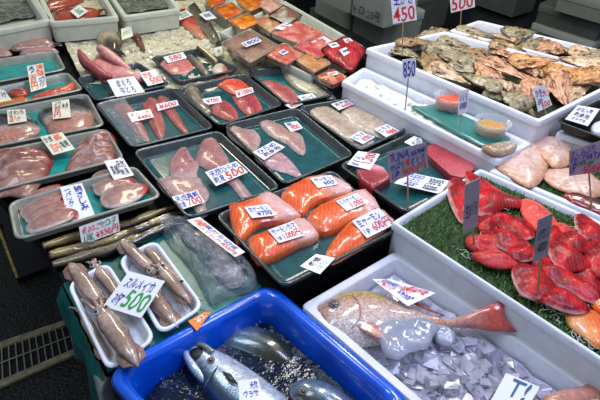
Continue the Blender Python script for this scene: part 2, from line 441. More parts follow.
def card(name, corners, m, parent=None, th=.0014):
    n = (corners[1] - corners[0]).cross(corners[3] - corners[0]).normalized()
    if n.dot(CAM - corners[0]) < 0: n = -n
    vs = [c for c in corners] + [c - n * th for c in corners]
    return mk(name, vs, [(0, 1, 2, 3), (7, 6, 5, 4), (0, 4, 5, 1), (1, 5, 6, 2), (2, 6, 7, 3), (3, 7, 4, 0)], m, parent, smooth=False)
def pricetag(quad, z0, z1, lines, label, m='card', group='price tags on the fish', cat='price tag'):
    """quad px TL TR BR BL as read; z1 is the level of the top edge, z0 of the bottom edge"""
    q = [P(*quad[0], z1), P(*quad[1], z1), P(*quad[2], z0), P(*quad[3], z0)]
    o = card('price_tag', q, M[m]); info(o, label, cat, group); write(q, lines, o); return o
def stakesign(foot, zf, quad, lines, label, yaw=0, m='card', group='price signs on sticks', sm_='stick', sw=.002, top=None, back=.0035):
    f = P(*foot, zf); d = Vector((CAM.x - f.x, CAM.y - f.y, 0)).normalized(); d.rotate(Matrix.Rotation(math.radians(yaw), 3, 'Z'))
    q = [onplane(x, y, f, d) for x, y in quad]
    r = empty('price_sign', f, label, 'price sign', group)
    c = card('card', q, M[m], r); write(q, lines, c)
    mid = (q[0] + q[1]) / 2 * .5 + (q[2] + q[3]) / 2 * .5 - d * back; ft = f - d * back * .3
    t = (mid - ft).normalized(); s = t.cross(d).normalized() * sw; e = d * sw
    vs = [ft + s + e, ft - s + e, ft - s - e, ft + s - e, mid + s + e, mid - s + e, mid - s - e, mid + s - e]
    mk('stick', vs, [(0, 1, 2, 3), (4, 5, 6, 7), (0, 1, 5, 4), (1, 2, 6, 5), (2, 3, 7, 6), (3, 0, 4, 7)], M[sm_], r, smooth=False)
    return r
def prism(name, px, zt, zb, m, parent=None):
    top = [P(x, y, zt) for x, y in px]; n = len(top)
    vs = top + [Vector((p.x, p.y, zb)) for p in top]
    return mk(name, vs, [tuple(range(n)), tuple(range(2 * n - 1, n - 1, -1))] + [(i, (i + 1) % n, n + (i + 1) % n, n + i) for i in range(n)], m, parent, smooth=False)
def boxobj(c, e, m, name, parent=None, yaw=0):
    R = Matrix.Rotation(yaw, 3, 'Z'); vs = [c + R @ Vector((sx * e[0], sy * e[1], sz * e[2])) for sz in (0, 1) for sx, sy in ((-.5, -.5), (.5, -.5), (.5, .5), (-.5, .5))]
    return mk(name, vs, [(3, 2, 1, 0), (4, 5, 6, 7), (0, 1, 5, 4), (1, 2, 6, 5), (2, 3, 7, 6), (3, 0, 4, 7)], m, parent, smooth=False)

# ice and turf (uncountable stuff) --------------------------------------
def field(name, px, z, amp, m, label, cat, sc=30, res=40, chunks=0, csize=(.008, .02), chunk_m=None, drop=.03, parent=None, mound=0, czs=0, avoid=None):
    poly = [Vector(P(x, y, z)[:2]) for x, y in px]; n = len(poly)
    dense = []
    for i in range(n):
        a, b = poly[i], poly[(i + 1) % n]; k = max(2, int((b - a).length / .03))
        dense += [a.lerp(b, j / k) for j in range(k)]
    x0, x1 = min(p.x for p in poly), max(p.x for p in poly); y0, y1 = min(p.y for p in poly), max(p.y for p in poly)
    h = max(x1 - x0, y1 - y0) / res; pts = list(dense); nn = len(dense)
    for i in range(int((x1 - x0) / h) + 1):
        for j in range(int((y1 - y0) / h) + 1):
            q = Vector((x0 + (i + random.uniform(.1, .9)) * h, y0 + (j + random.uniform(.1, .9)) * h))
            if inside(q, poly) and edist(q, poly) > h * .4: pts.append(q)
    V, E, Fc, _, _, _ = delaunay_2d_cdt(pts, [(i, (i + 1) % nn) for i in range(nn)], [], 1, 1e-6)
    def hz(q):
        v = noise.fractal(Vector((q.x * sc, q.y * sc, z * 10)), 1, 2, 4) * amp
        return z + v + (mound * sm(0, .12, edist(q, poly)) if mound else 0)
    verts = [Vector((q.x, q.y, hz(q))) for q in V]; faces = [tuple(f) for f in Fc]; nf = len(faces)
    k = 0
    while k < chunks:
        q = Vector((random.uniform(x0, x1), random.uniform(y0, y1)))
        if not inside(q, poly) or edist(q, poly) < csize[1] * 1.1: continue
        k += 1
        s = random.uniform(*csize); b0 = len(verts); R = Matrix.Rotation(random.uniform(0, 6.3), 3, 'Z') @ Matrix.Rotation(random.uniform(-.7, .7), 3, 'X')
        e = Vector((s * random.uniform(.7, 1.4), s * random.uniform(.6, 1), s * random.uniform(.35, .7)))
        cz = hz(q) + s * random.uniform(0, .35) + czs
        for sz in (-1, 1):
            for sx, sy in ((-1, -1), (1, -1), (1, 1), (-1, 1)):
                v = Vector((sx * e.x * random.uniform(.5, 1), sy * e.y * random.uniform(.5, 1), sz * e.z * random.uniform(.5, 1))); v.rotate(R)
                verts.append(Vector((q.x, q.y, cz)) + v)
        faces += [tuple(b0 + i for i in f) for f in ((3, 2, 1, 0), (4, 5, 6, 7), (0, 1, 5, 4), (1, 2, 6, 5), (2, 3, 7, 6), (3, 0, 4, 7))]
    me = bpy.data.meshes.new(name); me.from_pydata([tuple(v) for v in verts], [], faces)
    me.materials.append(m); me.materials.append(chunk_m or m)
    for i, p in enumerate(me.polygons):
        p.use_smooth = i < nf; p.material_index = 0 if i < nf else 1
    o = bpy.data.objects.new(name, me); COL.objects.link(o); recenter(o)
    return info(o, label, cat, None, 'stuff')
def turf(name, px, z, label, count, hgt=.014):
    poly = [Vector(P(x, y, z)[:2]) for x, y in px]
    x0, x1 = min(p.x for p in poly), max(p.x for p in poly); y0, y1 = min(p.y for p in poly), max(p.y for p in poly)
    n = len(poly); verts = [Vector((p.x, p.y, z)) for p in poly]; faces = [tuple(range(n))]; mi = [0]; k = 0
    while k < count:
        q = Vector((random.uniform(x0, x1), random.uniform(y0, y1)))
        if not inside(q, poly): continue
        k += 1; a = random.uniform(0, 6.3); w = random.uniform(.0012, .002); d = Vector((math.cos(a), math.sin(a), 0)); l = Vector((random.uniform(-1, 1), random.uniform(-1, 1), 0)) * .007
        b = len(verts); o3 = Vector((q.x, q.y, z)); verts += [o3 - d * w, o3 + d * w, o3 + l + Vector((0, 0, hgt * random.uniform(.6, 1.1)))]
        faces.append((b, b + 1, b + 2)); mi.append(random.choice((1, 1, 2)))
    me = bpy.data.meshes.new(name); me.from_pydata([tuple(v) for v in verts], [], faces)
    for m in (M['turf_base'], mat('turf_blade', (98, 150, 66), .5, var=.2, nscale=90), mat('pale_turf_blade', (150, 182, 112), .5, var=.2, nscale=90)): me.materials.append(m)
    for i, p in enumerate(me.polygons): p.material_index = mi[i]
    o = bpy.data.objects.new(name, me); COL.objects.link(o); recenter(o)
    return info(o, label, 'artificial turf', None, 'stuff')
def bulb(name, p, r, m, parent, sq=1):
    bm = bmesh.new(); bmesh.ops.create_uvsphere(bm, u_segments=12, v_segments=8, radius=r, matrix=Matrix.Translation(p) @ Matrix.Diagonal((1, 1, sq, 1)))
    me = bpy.data.meshes.new(name); bm.to_mesh(me); bm.free(); o = link(name, me, m); recenter(o)
    o.parent = parent; o.location = o.location - wl(parent); return o

# ================================================================== SETTING
fl = mk('floor', [(-6, -3, 0), (6, -3, 0), (6, 9, 0), (-6, 9, 0)], [(0, 1, 2, 3)], M['floor'], smooth=False); fl['kind'] = 'structure'
wb_ = boxobj(Vector((0, 6.6, 0)), (12, .2, 3.4), mat('dark_wall', (34, 36, 36), .8, var=.15, nscale=4), 'wall_back'); wb_['kind'] = 'structure'
ZT, ZC = .86, .80           # tray rims, counter top
cnt = prism('display_counter', [(-60, 60), (-10, 185), (38, 238), (64, 283), (104, 369), (180, 335), (285, 292), (398, 232), (462, 178), (383, 124), (338, 86), (296, 30), (180, -10), (-40, 20)], ZC, ZC - .05, mat('counter_dark', (20, 22, 23), .75, var=.2, nscale=10, spec=.15))
prism('base', [(20, 60), (70, 190), (120, 246), (170, 290), (280, 262), (370, 205), (350, 130), (300, 60), (180, 20)], ZC - .05, .001, MATS['counter_dark'], cnt)
info(cnt, 'dark counter carrying the rows of fish trays', 'counter')

# floor drain on the wet ground
g0, g1, g2, g3 = P(-14, 349, 0), P(84, 316, 0), P(94, 348, 0), P(-14, 396, 0)
gr = empty('drain_grate', (g0 + g1 + g2 + g3) / 4, 'metal drain grate set in the wet black ground at the lower left', 'drain')
def strip(a, b, c, d, z0, z1, m, name, parent):
    vs = [Vector((q.x, q.y, z1)) for q in (a, b, c, d)] + [Vector((q.x, q.y, z0)) for q in (a, b, c, d)]
    return mk(name, vs, [(0, 1, 2, 3), (7, 6, 5, 4), (0, 4, 5, 1), (1, 5, 6, 2), (2, 6, 7, 3), (3, 7, 4, 0)], m, parent, smooth=False)
strip(g0, g1, g2, g3, .001, .003, M['drain_shade'], 'pit_shade', gr)  # flat dark sheet standing in for the shade below the bars
strip(g0, g1, g1.lerp(g2, .14), g0.lerp(g3, .14), .003, .014, M['concrete'], 'frame', gr)
strip(g0.lerp(g3, .86), g1.lerp(g2, .86), g2, g3, .003, .014, M['concrete'], 'frame', gr)
for i in range(15):
    t = (i + .2) / 15; strip(g0.lerp(g1, t), g0.lerp(g1, t + .012), g3.lerp(g2, t + .012), g3.lerp(g2, t), .003, .011, M['grate'], 'bar', gr)
strip(g0.lerp(g3, .47), g1.lerp(g2, .47), g1.lerp(g2, .5), g0.lerp(g3, .5), .0112, .0125, M['grate'], 'cross_bar', gr)
pl = prism('floor_plate', [(-30, 205), (3, 225), (17, 279), (60, 262), (70, 215), (20, 190)], .03, .0, mat('dark_plate', (14, 15, 15), .5, var=.2)); info(pl, 'flat black plate with a worn yellow edge on the ground left of the counter', 'plate')
a, b = P(-4, 226, .032), P(16, 278, .032); a2, b2 = P(-1, 226, .032), P(18.5, 277, .032)
strip(a, a2, b2, b, .0302, .034, M['yellow'], 'edge_strip', pl)

# ================================================================== MAIN TRAYS
def pinkfillet(c_mid, c_edge, c_line, c_tail=None):
    def f(t, s, d, top):
        c = lerp(c_edge, c_mid, sm(0, .6, d)); k = math.exp(-((s - .5) / .1) ** 2) * sm(.05, .4, d); c = lerp(c, c_line, k * .7)
        if c_tail: c = lerp(c, c_tail, sm(.65, 1, t) * .7)
        return c
    return f
tr_sal, zs = tray('fish_tray', [(213, 214), (333, 168), (400, 229), (283, 288)], ZT, 'dark tray with teal liner holding the orange salmon blocks', M['teal_dark'], depth=.03)
crate = vessel('plastic_crate', C2([(215, 214), (333, 170), (398, 229), (283, 285)], ZT), [(.02, .02, ZC + .0005), (.012, .02, .826), (.03, .02, .826), (.035, .02, ZC + .004)], M['black'])
info(crate, 'black plastic crate under the salmon tray', 'crate')
tray('fish_tray', [(131, 150), (219, 129), (283, 187), (187, 219)], ZT, 'dark tray holding three whitish fillets with the tags 700 and 500', M['teal_dark'])
tray('fish_tray', [(222, 124), (297, 106), (356, 154), (284, 185)], ZT, 'dark tray of pale fillets between the red meat tray and the 500 tray', M['teal_dark'])
tray('fish_tray', [(93, 103), (172, 86), (216, 127), (131, 148)], ZT, 'dark tray with three narrow pink fillets under shiny film', M['teal_dark'])
tray('fish_tray', [(173, 89), (244, 72), (285, 104), (219, 126)], ZT, 'dark tray with red meat cuts and one grey skin fillet', M['teal_dark'])
tray('fish_tray', [(75, 77), (138, 61), (172, 84), (95, 101)], ZT, 'dark tray under the large folded dark pink cut', M['teal_dark'])
tray('fish_tray', [(149, 57), (200, 47), (241, 69), (178, 82)], ZT, 'dark tray with a round pink cut at the edge of the crushed ice', M['teal_dark'])
tray('fish_tray', [(296, 106), (353, 96), (410, 128), (360, 151)], ZT, 'dark tray with two long pale fillets beside the white ice box', M['teal_dark'])
tray('fish_tray', [(245, 70), (294, 64), (337, 94), (287, 105)], ZT, 'teal lined tray with a pink fish and a flat pale fish', M['teal_mid'])
tray('fish_tray', [(337, 164), (411, 131), (484, 172), (406, 213)], ZT, 'dark tray with the tuna blocks behind the turf box', M['teal_dark'])
ZF = ZT - .028 + .0055

def salmonf(fl):
    def f(t, s, d, top):
        u = t if not fl else 1 - t
        c = lerp((232, 100, 24), (226, 150, 126), sm(.42, .62, u)); c = lerp(c, (228, 190, 190), sm(.55, .8, u)); c = lerp(c, (226, 176, 160), sm(.06, 0, u))
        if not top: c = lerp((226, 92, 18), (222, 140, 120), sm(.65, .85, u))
        return lerp(lerp(c, (240, 170, 130), .5), c, sm(0, .15, d)) if top else c
    return f
sal = [([(229, 205), (240, 202), (254, 198), (260, 194), (271, 191), (287, 203), (301, 215), (286, 219), (262, 222), (250, 230), (238, 241), (232, 224)], ((228, 225), (290, 205)), 'orange salmon block at the left of its tray, pale tip pointing back'),
 ([(248, 241), (262, 232), (288, 222), (304, 218), (319, 235), (300, 243), (275, 256), (258, 260)], ((250, 248), (316, 228)), 'orange salmon block in the front left of its tray carrying the 1,000 yen tag'),
 ([(281, 196), (287, 188), (297, 182), (310, 176), (326, 175), (342, 179), (354, 190), (336, 194), (317, 200), (309, 206), (303, 213), (292, 206)], ((285, 200), (350, 182)), 'orange salmon block at the back corner of its tray by the tuna tray'),
 ([(307, 218), (320, 205), (345, 195), (365, 189), (380, 208), (365, 213), (345, 223), (325, 232), (314, 226)], ((310, 222), (376, 200)), 'middle orange salmon block with the red 1.000 tag on it'),
 ([(325, 257), (333, 240), (350, 222), (376, 207), (390, 216), (393, 224), (370, 240), (350, 251), (335, 259)], ((328, 255), (392, 215)), 'long orange salmon piece at the right rim under the 600 yen tag')]
for px, ax, lb in sal:
    info(slab('salmon_block', px, zs, .034, salmonf(False), SAL, edge=.6, r=.03, axis=ax, res=22, smooth_n=2, lump=.12, p=.6), lb, 'salmon', 'salmon blocks')
ff = pinkfillet((196, 164, 160), (206, 190, 184), (180, 128, 124))
ff2 = pinkfillet((188, 138, 140), (206, 172, 168), (166, 100, 104), (206, 190, 190))
fil = [([(169, 172), (170, 160), (177, 149), (185, 145), (192, 156), (199, 163), (197, 171), (196, 178), (182, 178), (171, 176)], ff2, 'pinkish fillet at the back of the 700 and 500 tray, left one'),
 ([(195, 156), (199, 147), (203, 136), (211, 132), (218, 141), (228, 156), (231, 164), (242, 181), (254, 196), (252, 199), (242, 198), (231, 184), (218, 176), (211, 170), (198, 163)], ff2, 'long whitish fillet lying under the red and blue 500 tag'),
 ([(156, 179), (161, 176), (197, 175), (203, 182), (209, 191), (208, 198), (205, 203), (208, 213), (199, 215), (190, 203), (175, 199), (162, 189)], ff, 'whitish fillet under the blue and red 700 tag'),
 ([(227, 122), (235, 119), (242, 127), (254, 128), (261, 137), (258, 147), (252, 153), (244, 147), (233, 139), (227, 132)], ff, 'short pale fillet at the left corner of the tray behind the 500 tray'),
 ([(259, 122), (267, 118), (280, 123), (295, 130), (303, 135), (306, 151), (299, 153), (287, 143), (269, 134)], ff, 'narrow pale fillet with a small tag, nearest the two long fillets'),
 ([(254, 156), (276, 150), (288, 156), (302, 173), (300, 177), (287, 172), (269, 167)], pinkfillet((206, 166, 176), (214, 190, 194), (196, 150, 156)), 'pale pink fillet half covered by a wide white tag'),
 ([(112, 104), (122, 101), (130, 104), (138, 114), (150, 139), (141, 137), (130, 126), (118, 112)], pinkfillet((186, 104, 100), (196, 140, 134), (150, 70, 72)), 'leftmost of three narrow pink fillets under film'),
 ([(142, 104), (149, 96), (156, 98), (160, 108), (165, 125), (162, 138), (155, 133), (148, 120), (143, 111)], pinkfillet((190, 100, 98), (200, 140, 132), (150, 66, 70)), 'middle one of three narrow pink fillets under film'),
 ([(157, 100), (160, 94), (168, 97), (178, 113), (190, 134), (180, 129), (168, 115)], pinkfillet((182, 92, 90), (196, 132, 124), (146, 60, 64)), 'rightmost of three narrow pink fillets under film'),
 ([(209, 107), (218, 98), (230, 102), (238, 112), (238, 120), (228, 119), (215, 114)], pinkfillet((190, 86, 96), (200, 130, 128), (140, 46, 56)), 'dark pink cut in the red meat tray, front middle'),
 ([(232, 95), (242, 95), (254, 93), (262, 105), (261, 114), (250, 115), (240, 108)], pinkfillet((196, 84, 96), (214, 130, 130), (160, 56, 68)), 'pink cut at the front right of the red meat tray below its tag'),
 ([(213, 81), (222, 75), (232, 75), (243, 80), (252, 89), (246, 93), (233, 93), (222, 87)], pinkfillet((226, 96, 72), (236, 130, 110), (240, 80, 50)), 'glossy orange red cut at the back of the red meat tray'),
 ([(160, 62), (169, 56), (184, 56), (193, 65), (189, 71), (172, 73), (163, 68)], pinkfillet((222, 138, 138), (230, 170, 164), (206, 110, 116)), 'round pink cut in the tray at the edge of the crushed ice'),
 ([(260, 81), (270, 79), (283, 83), (293, 88), (300, 98), (292, 105), (282, 101), (270, 91)], pinkfillet((196, 110, 110), (214, 160, 150), (160, 76, 76)), 'split pink fish in the teal lined tray by the wrapped packs'),
 ([(309, 107), (328, 105), (343, 114), (356, 125), (375, 140), (361, 146), (345, 138), (318, 120)], pinkfillet((200, 184, 168), (214, 204, 192), (184, 158, 146)), 'left one of two long pale fillets beside the white ice box'),
 ([(341, 110), (355, 104), (381, 116), (400, 130), (387, 138), (362, 129), (346, 117)], pinkfillet((206, 192, 176), (218, 210, 198), (190, 168, 154)), 'right one of two long pale fillets beside the white ice box'),
 ]
for px, cf, lb in fil:
    info(slab('fish_fillet', px, ZF, .014, cf, FL, edge=.16, p=.6, r=.03, res=22, lump=.35, smooth_n=2), lb, 'fillet', 'fish fillets on the dark trays')
def skinf(t, s, d, top):
    c = lerp((96, 86, 76), (176, 160, 146), math.exp(-((s - .55) / .18) ** 2)); return lerp(c, (60, 54, 52), sm(.7, 1, s) * .7)
info(slab('skin_fillet', [(181, 93), (187, 84), (198, 85), (206, 98), (214, 108), (206, 113), (192, 106)], ZF, .02, skinf, FLS, edge=.2), 'grey skin-on fillet at the left of the red meat tray', 'fillet', 'fish fillets on the dark trays')
info(slab('skin_fillet', [(185, 57), (191, 54), (200, 59), (207, 67), (210, 75), (205, 75), (197, 67)], ZF, .016, skinf, FLS, edge=.2), 'thin silver skin strip beside the round pink cut', 'fillet', 'fish fillets on the dark trays')
info(loft('fish_roll', [P(198, 47, ZT + .012), P(206, 53, ZT + .002), P(216, 62, ZT - .006)], [(.01, .01), (.014, .012), (.011, .01)], lambda t, u, w: lerp((196, 180, 140), (110, 96, 66), sm(.2, .9, w)), FLS), 'pale rounded fish strip leaning over the back rim of its tray', 'fillet')
info(slab('fish_piece', [(212, 67), (217, 63), (225, 64), (228, 70), (220, 73), (213, 72)], ZF, .016, lambda t, s, d, top: lerp((226, 218, 200), (220, 150, 130), sm(.55, .8, s)), FL), 'small white and pink fish piece at the front of the ice edge tray', 'fillet')
info(slab('flat_fish', [(283, 73), (290, 70), (300, 73), (312, 80), (322, 87), (336, 96), (330, 98), (315, 95), (298, 89), (287, 80)], ZF, .014, lambda t, s, d, top: lerp((150, 146, 124), (214, 210, 188), sm(.0, .5, d)), FLS), 'flat pale grey fish lying beside the split pink fish', 'fish')
# folded dark pink cut
fc = slab('tuna_cut', [(84, 66), (92, 60), (97, 52), (104, 51), (120, 62), (140, 73), (150, 76), (136, 79), (116, 79), (104, 78)], ZF, .035, lambda t, s, d, top: lerp(lerp((222, 150, 150), (240, 206, 196), sm(.5, 1, t)), (196, 100, 108), sm(.4, 0, d) * .6), FL, edge=.3, lump=.4, axis=((80, 60), (150, 77)))
info(fc, 'large folded dark pink cut with a raised dark red flap', 'fish cut')
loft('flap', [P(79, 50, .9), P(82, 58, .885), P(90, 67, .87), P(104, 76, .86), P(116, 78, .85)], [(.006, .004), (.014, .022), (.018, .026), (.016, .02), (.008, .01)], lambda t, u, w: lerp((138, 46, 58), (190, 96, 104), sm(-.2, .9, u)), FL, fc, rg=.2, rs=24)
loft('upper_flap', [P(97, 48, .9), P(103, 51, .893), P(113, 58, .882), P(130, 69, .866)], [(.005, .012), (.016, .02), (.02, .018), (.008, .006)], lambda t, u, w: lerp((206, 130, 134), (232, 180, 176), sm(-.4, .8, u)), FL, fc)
# tuna
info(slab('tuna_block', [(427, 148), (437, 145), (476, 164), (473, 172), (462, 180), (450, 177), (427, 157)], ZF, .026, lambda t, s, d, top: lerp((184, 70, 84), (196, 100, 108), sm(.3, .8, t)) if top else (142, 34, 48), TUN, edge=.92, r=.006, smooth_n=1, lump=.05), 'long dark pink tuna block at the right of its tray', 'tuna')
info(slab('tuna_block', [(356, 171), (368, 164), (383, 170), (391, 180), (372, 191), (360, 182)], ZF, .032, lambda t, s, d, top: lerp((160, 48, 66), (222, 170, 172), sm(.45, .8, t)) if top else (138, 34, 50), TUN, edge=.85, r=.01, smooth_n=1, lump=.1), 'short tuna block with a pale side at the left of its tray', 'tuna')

# ================================================================== LEFT TRAYS
tray('fish_tray', [(-30, 62), (57, 50), (67, 69), (-30, 87)], ZT, 'empty bright teal tray at the far left', M['teal'], M['steel'])
tray('fish_tray', [(-30, 92), (68, 71), (85, 89), (-30, 113)], ZT, 'steel rimmed teal tray with the orange red fish', M['teal'], M['steel'])
tray('fish_tray', [(-30, 114), (88, 92), (106, 125), (-30, 151)], ZT, 'steel rimmed teal tray with two silver skinned fish halves', M['teal'], M['steel'])
tray('fish_tray', [(-30, 155), (107, 127), (126, 158), (-30, 197)], ZT, 'steel rimmed teal tray with two red edged fish collars', M['teal'], M['steel'])
tray('fish_tray', [(6, 202), (135, 164), (164, 196), (14, 241)], ZT, 'steel rimmed teal tray with two fanned rows of pinkish slices', M['teal'], M['steel'])
info(slab('orange_fish', [(30, 97), (45, 91), (62, 86), (74, 82), (76, 86), (62, 93), (40, 99), (32, 101)], ZF, .018, lambda t, s, d, top: lerp((206, 74, 36), (226, 130, 96), sm(.35, 1, t) * .8), FL, lump=.4), 'orange red strip of fish at the right of the orange fish tray', 'fish')
info(slab('orange_fish', [(-6, 102), (8, 99), (22, 96), (31, 99), (28, 103), (10, 106), (-6, 109)], ZF, .018, lambda t, s, d, top: lerp((196, 104, 20), (214, 130, 40), t), FLS, lump=.4), 'golden orange fish strip at the front left of the orange fish tray', 'fish')
info(slab('orange_fish', [(7, 92), (14, 88), (26, 88), (28, 93), (16, 96)], ZF, .016, lambda t, s, d, top: lerp((150, 70, 40), (196, 90, 60), t), FLS, lump=.4), 'brownish orange fish piece behind the upright tag', 'fish')
def halff(t, s, d, top):
    c = lerp((186, 136, 124), (204, 186, 174), sm(.25, .5, s)); return lerp(c, (58, 62, 66), sm(.42, .62, s))
info(slab('fish_half', [(-10, 116), (8, 111), (28, 114), (37, 120), (39, 129), (28, 136), (8, 142), (-10, 144)], ZF, .024, halff, FLS, edge=.2, axis=((-10, 130), (40, 126))), 'silver skinned fish half at the left of its tray with pale belly', 'fish')
info(slab('fish_half', [(37, 112), (50, 102), (70, 96), (86, 97), (93, 108), (92, 124), (76, 131), (52, 133), (44, 122)], ZF, .026, halff, FLS, edge=.2, axis=((40, 122), (92, 112))), 'larger fish half with dark blue grey skin at the right of its tray', 'fish')
def collar(t, s, d, top):
    c = lerp((170, 130, 122), (160, 92, 86), sm(.4, .8, t)); c = lerp(c, (112, 62, 58), .7 * max(0, -math.sin((s + .25 * t * t) * 27)) ** 3 * sm(.2, .45, s)); c = lerp(c, (206, 186, 178), .9 * max(0, math.sin((s + .25 * t * t) * 27)) ** 2 * sm(.2, .45, s)); return lerp(lerp(c, (150, 40, 44), .8), c, sm(0.02, .3, d + .35 * (1 - sm(.5, .9, t))))
c1 = info(slab('fish_collar', [(-12, 150), (15, 143), (40, 144), (52, 152), (50, 164), (42, 176), (34, 186), (24, 193), (8, 191), (-12, 190)], ZF, .032, collar, FLD, edge=.12, p=.6, lump=.3, axis=((-10, 180), (52, 152)), res=30, ridge=(30, .24)), 'large pink fish collar overhanging the front rim at the far left', 'fish collar')
c2_ = info(slab('fish_collar', [(64, 165), (68, 157), (74, 143), (84, 135), (104, 128), (114, 132), (117, 144), (113, 156), (100, 162), (84, 164), (70, 169)], ZF, .032, collar, FLD, edge=.12, p=.6, lump=.3, axis=((62, 162), (118, 136)), res=30, ridge=(32, .24)), 'smaller pink fish collar at the right of its tray', 'fish collar')
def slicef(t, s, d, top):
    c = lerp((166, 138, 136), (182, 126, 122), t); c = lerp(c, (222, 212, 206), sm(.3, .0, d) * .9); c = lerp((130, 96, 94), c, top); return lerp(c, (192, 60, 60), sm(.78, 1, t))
fan1 = [[(18, 205), (30, 193), (48, 186), (60, 184), (62, 190), (48, 196), (32, 206), (22, 211)], [(20, 211), (36, 199), (54, 192), (64, 194), (64, 200), (46, 206), (30, 216), (24, 218)], [(24, 218), (38, 207), (56, 201), (68, 201), (68, 208), (50, 214), (34, 224)], [(26, 226), (38, 215), (56, 208), (72, 208), (77, 212), (70, 219), (54, 226), (36, 232), (28, 232)]]
for i, px in enumerate(fan1):
    info(slab('fish_slice', px, ZF + i * .0065, .012, slicef, FLD, edge=.55, p=.5, smooth_n=3, axis=(px[0], px[4])), ['backmost slice of the left fan of pinkish slices', 'second slice from the back in the left fan of pinkish slices', 'second slice from the front in the left fan of pinkish slices', 'broad front slice of the left fan of pinkish slices'][i], 'fish slice', 'pinkish slices fanned in the front left tray')
fan2 = [[(90, 180), (96, 172), (108, 169), (118, 172), (122, 180), (108, 182), (96, 188), (91, 185)], [(93, 187), (104, 179), (118, 176), (132, 178), (134, 184), (116, 188), (102, 195), (95, 193)], [(100, 198), (108, 189), (122, 183), (138, 183), (148, 186), (144, 194), (132, 202), (116, 207), (104, 206)]]
for i, px in enumerate(fan2):
    info(slab('fish_slice', px, ZF + i * .0065, .012, slicef, FLD, edge=.55, p=.5, smooth_n=3, axis=(px[0], px[4])), ['backmost slice of the right fan of pinkish slices', 'middle slice of the right fan of pinkish slices', 'broad front slice of the right fan with a red tip'][i], 'fish slice', 'pinkish slices fanned in the front left tray')

# ================================================================== EELS, SQUID, BAG
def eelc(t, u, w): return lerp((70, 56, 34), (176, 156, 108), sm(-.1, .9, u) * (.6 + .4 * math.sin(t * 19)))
eels = [([(43, 247), (70, 240), (100, 233), (130, 224), (158, 213), (176, 207)], 'backmost brown eel touching the red and green sign'),
 ([(50, 256), (80, 249), (110, 241), (140, 229), (165, 219), (182, 213)], 'middle brown eel in the row in front of the fan tray'),
 ([(53, 266), (80, 258), (110, 250), (140, 238), (168, 226), (190, 217)], 'front brown eel in the row, darkest one')]
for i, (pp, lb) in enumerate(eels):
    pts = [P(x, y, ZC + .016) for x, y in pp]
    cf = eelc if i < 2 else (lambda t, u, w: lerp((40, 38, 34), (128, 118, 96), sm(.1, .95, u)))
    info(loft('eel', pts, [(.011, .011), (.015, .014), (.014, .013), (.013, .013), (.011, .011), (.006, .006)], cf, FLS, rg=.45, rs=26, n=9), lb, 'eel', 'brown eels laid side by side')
sh = prism('plastic_sheet', [(112, 262), (150, 232), (200, 219), (240, 262), (262, 287), (205, 318), (150, 350), (108, 372), (63, 284), (100, 262)], ZC + .003, ZC + .0005, M['teal_mid2']); info(sh, 'teal plastic sheet spread under the squid trays and hanging over the counter edge', 'sheet')
e0, e1 = P(62, 284, ZC + .002), P(102, 371, ZC + .002); out = (e0 - e1).cross(Vector((0, 0, 1))).normalized()
if out.x > 0: out = -out
vs = []; fs = []
for i in range(13):
    q = e0.lerp(e1, i / 12) + out * .002
    for j in range(5): vs.append(q + out * (.012 + .008 * math.sin(i * 1.3 + j)) * min(j, 1) - Vector((0, 0, j * .045 + (0 if j < 4 else .02 * math.sin(i)))))
for i in range(12):
    for j in range(4): fs.append((i * 5 + j, i * 5 + j + 1, i * 5 + j + 6, i * 5 + j + 5))
mk('hanging_flap', vs, fs, M['teal_mid2'], sh)
fb = vessel('foam_block', C2([(89, 364), (104, 354), (112, 374), (100, 394)], .772), [(.003, .01, .45), (0, .012, .765), (.004, .012, .772)], M['foam_grey']); info(fb, 'pale grey foam block under the corner of the squid trays', 'foam block')
ftm = mat('foam_tray_white', (228, 234, 246), .35, var=.02, nscale=10)
tray('foam_tray', [(65, 283), (108, 260), (158, 338), (107, 373)], .835, 'white foam tray of squid nearest the floor grate', None, ftm, depth=.03, group='white foam squid trays', rad=.03)
tray('foam_tray', [(116, 258), (156, 238), (206, 306), (160, 336)], .835, 'white foam tray of squid next to the clear plastic bag', None, ftm, depth=.03, group='white foam squid trays', rad=.03)
ZQ = .812
def squidc(t, u, w):  # pale mantle centre also carries a highlight put into the colour
    c = lerp((136, 112, 100), (212, 192, 182), sm(-.2, .9, u) * .6 + .2 * math.sin(t * 9)); return lerp(c, (112, 84, 74), sm(.55, 1, abs(w)) * .6)
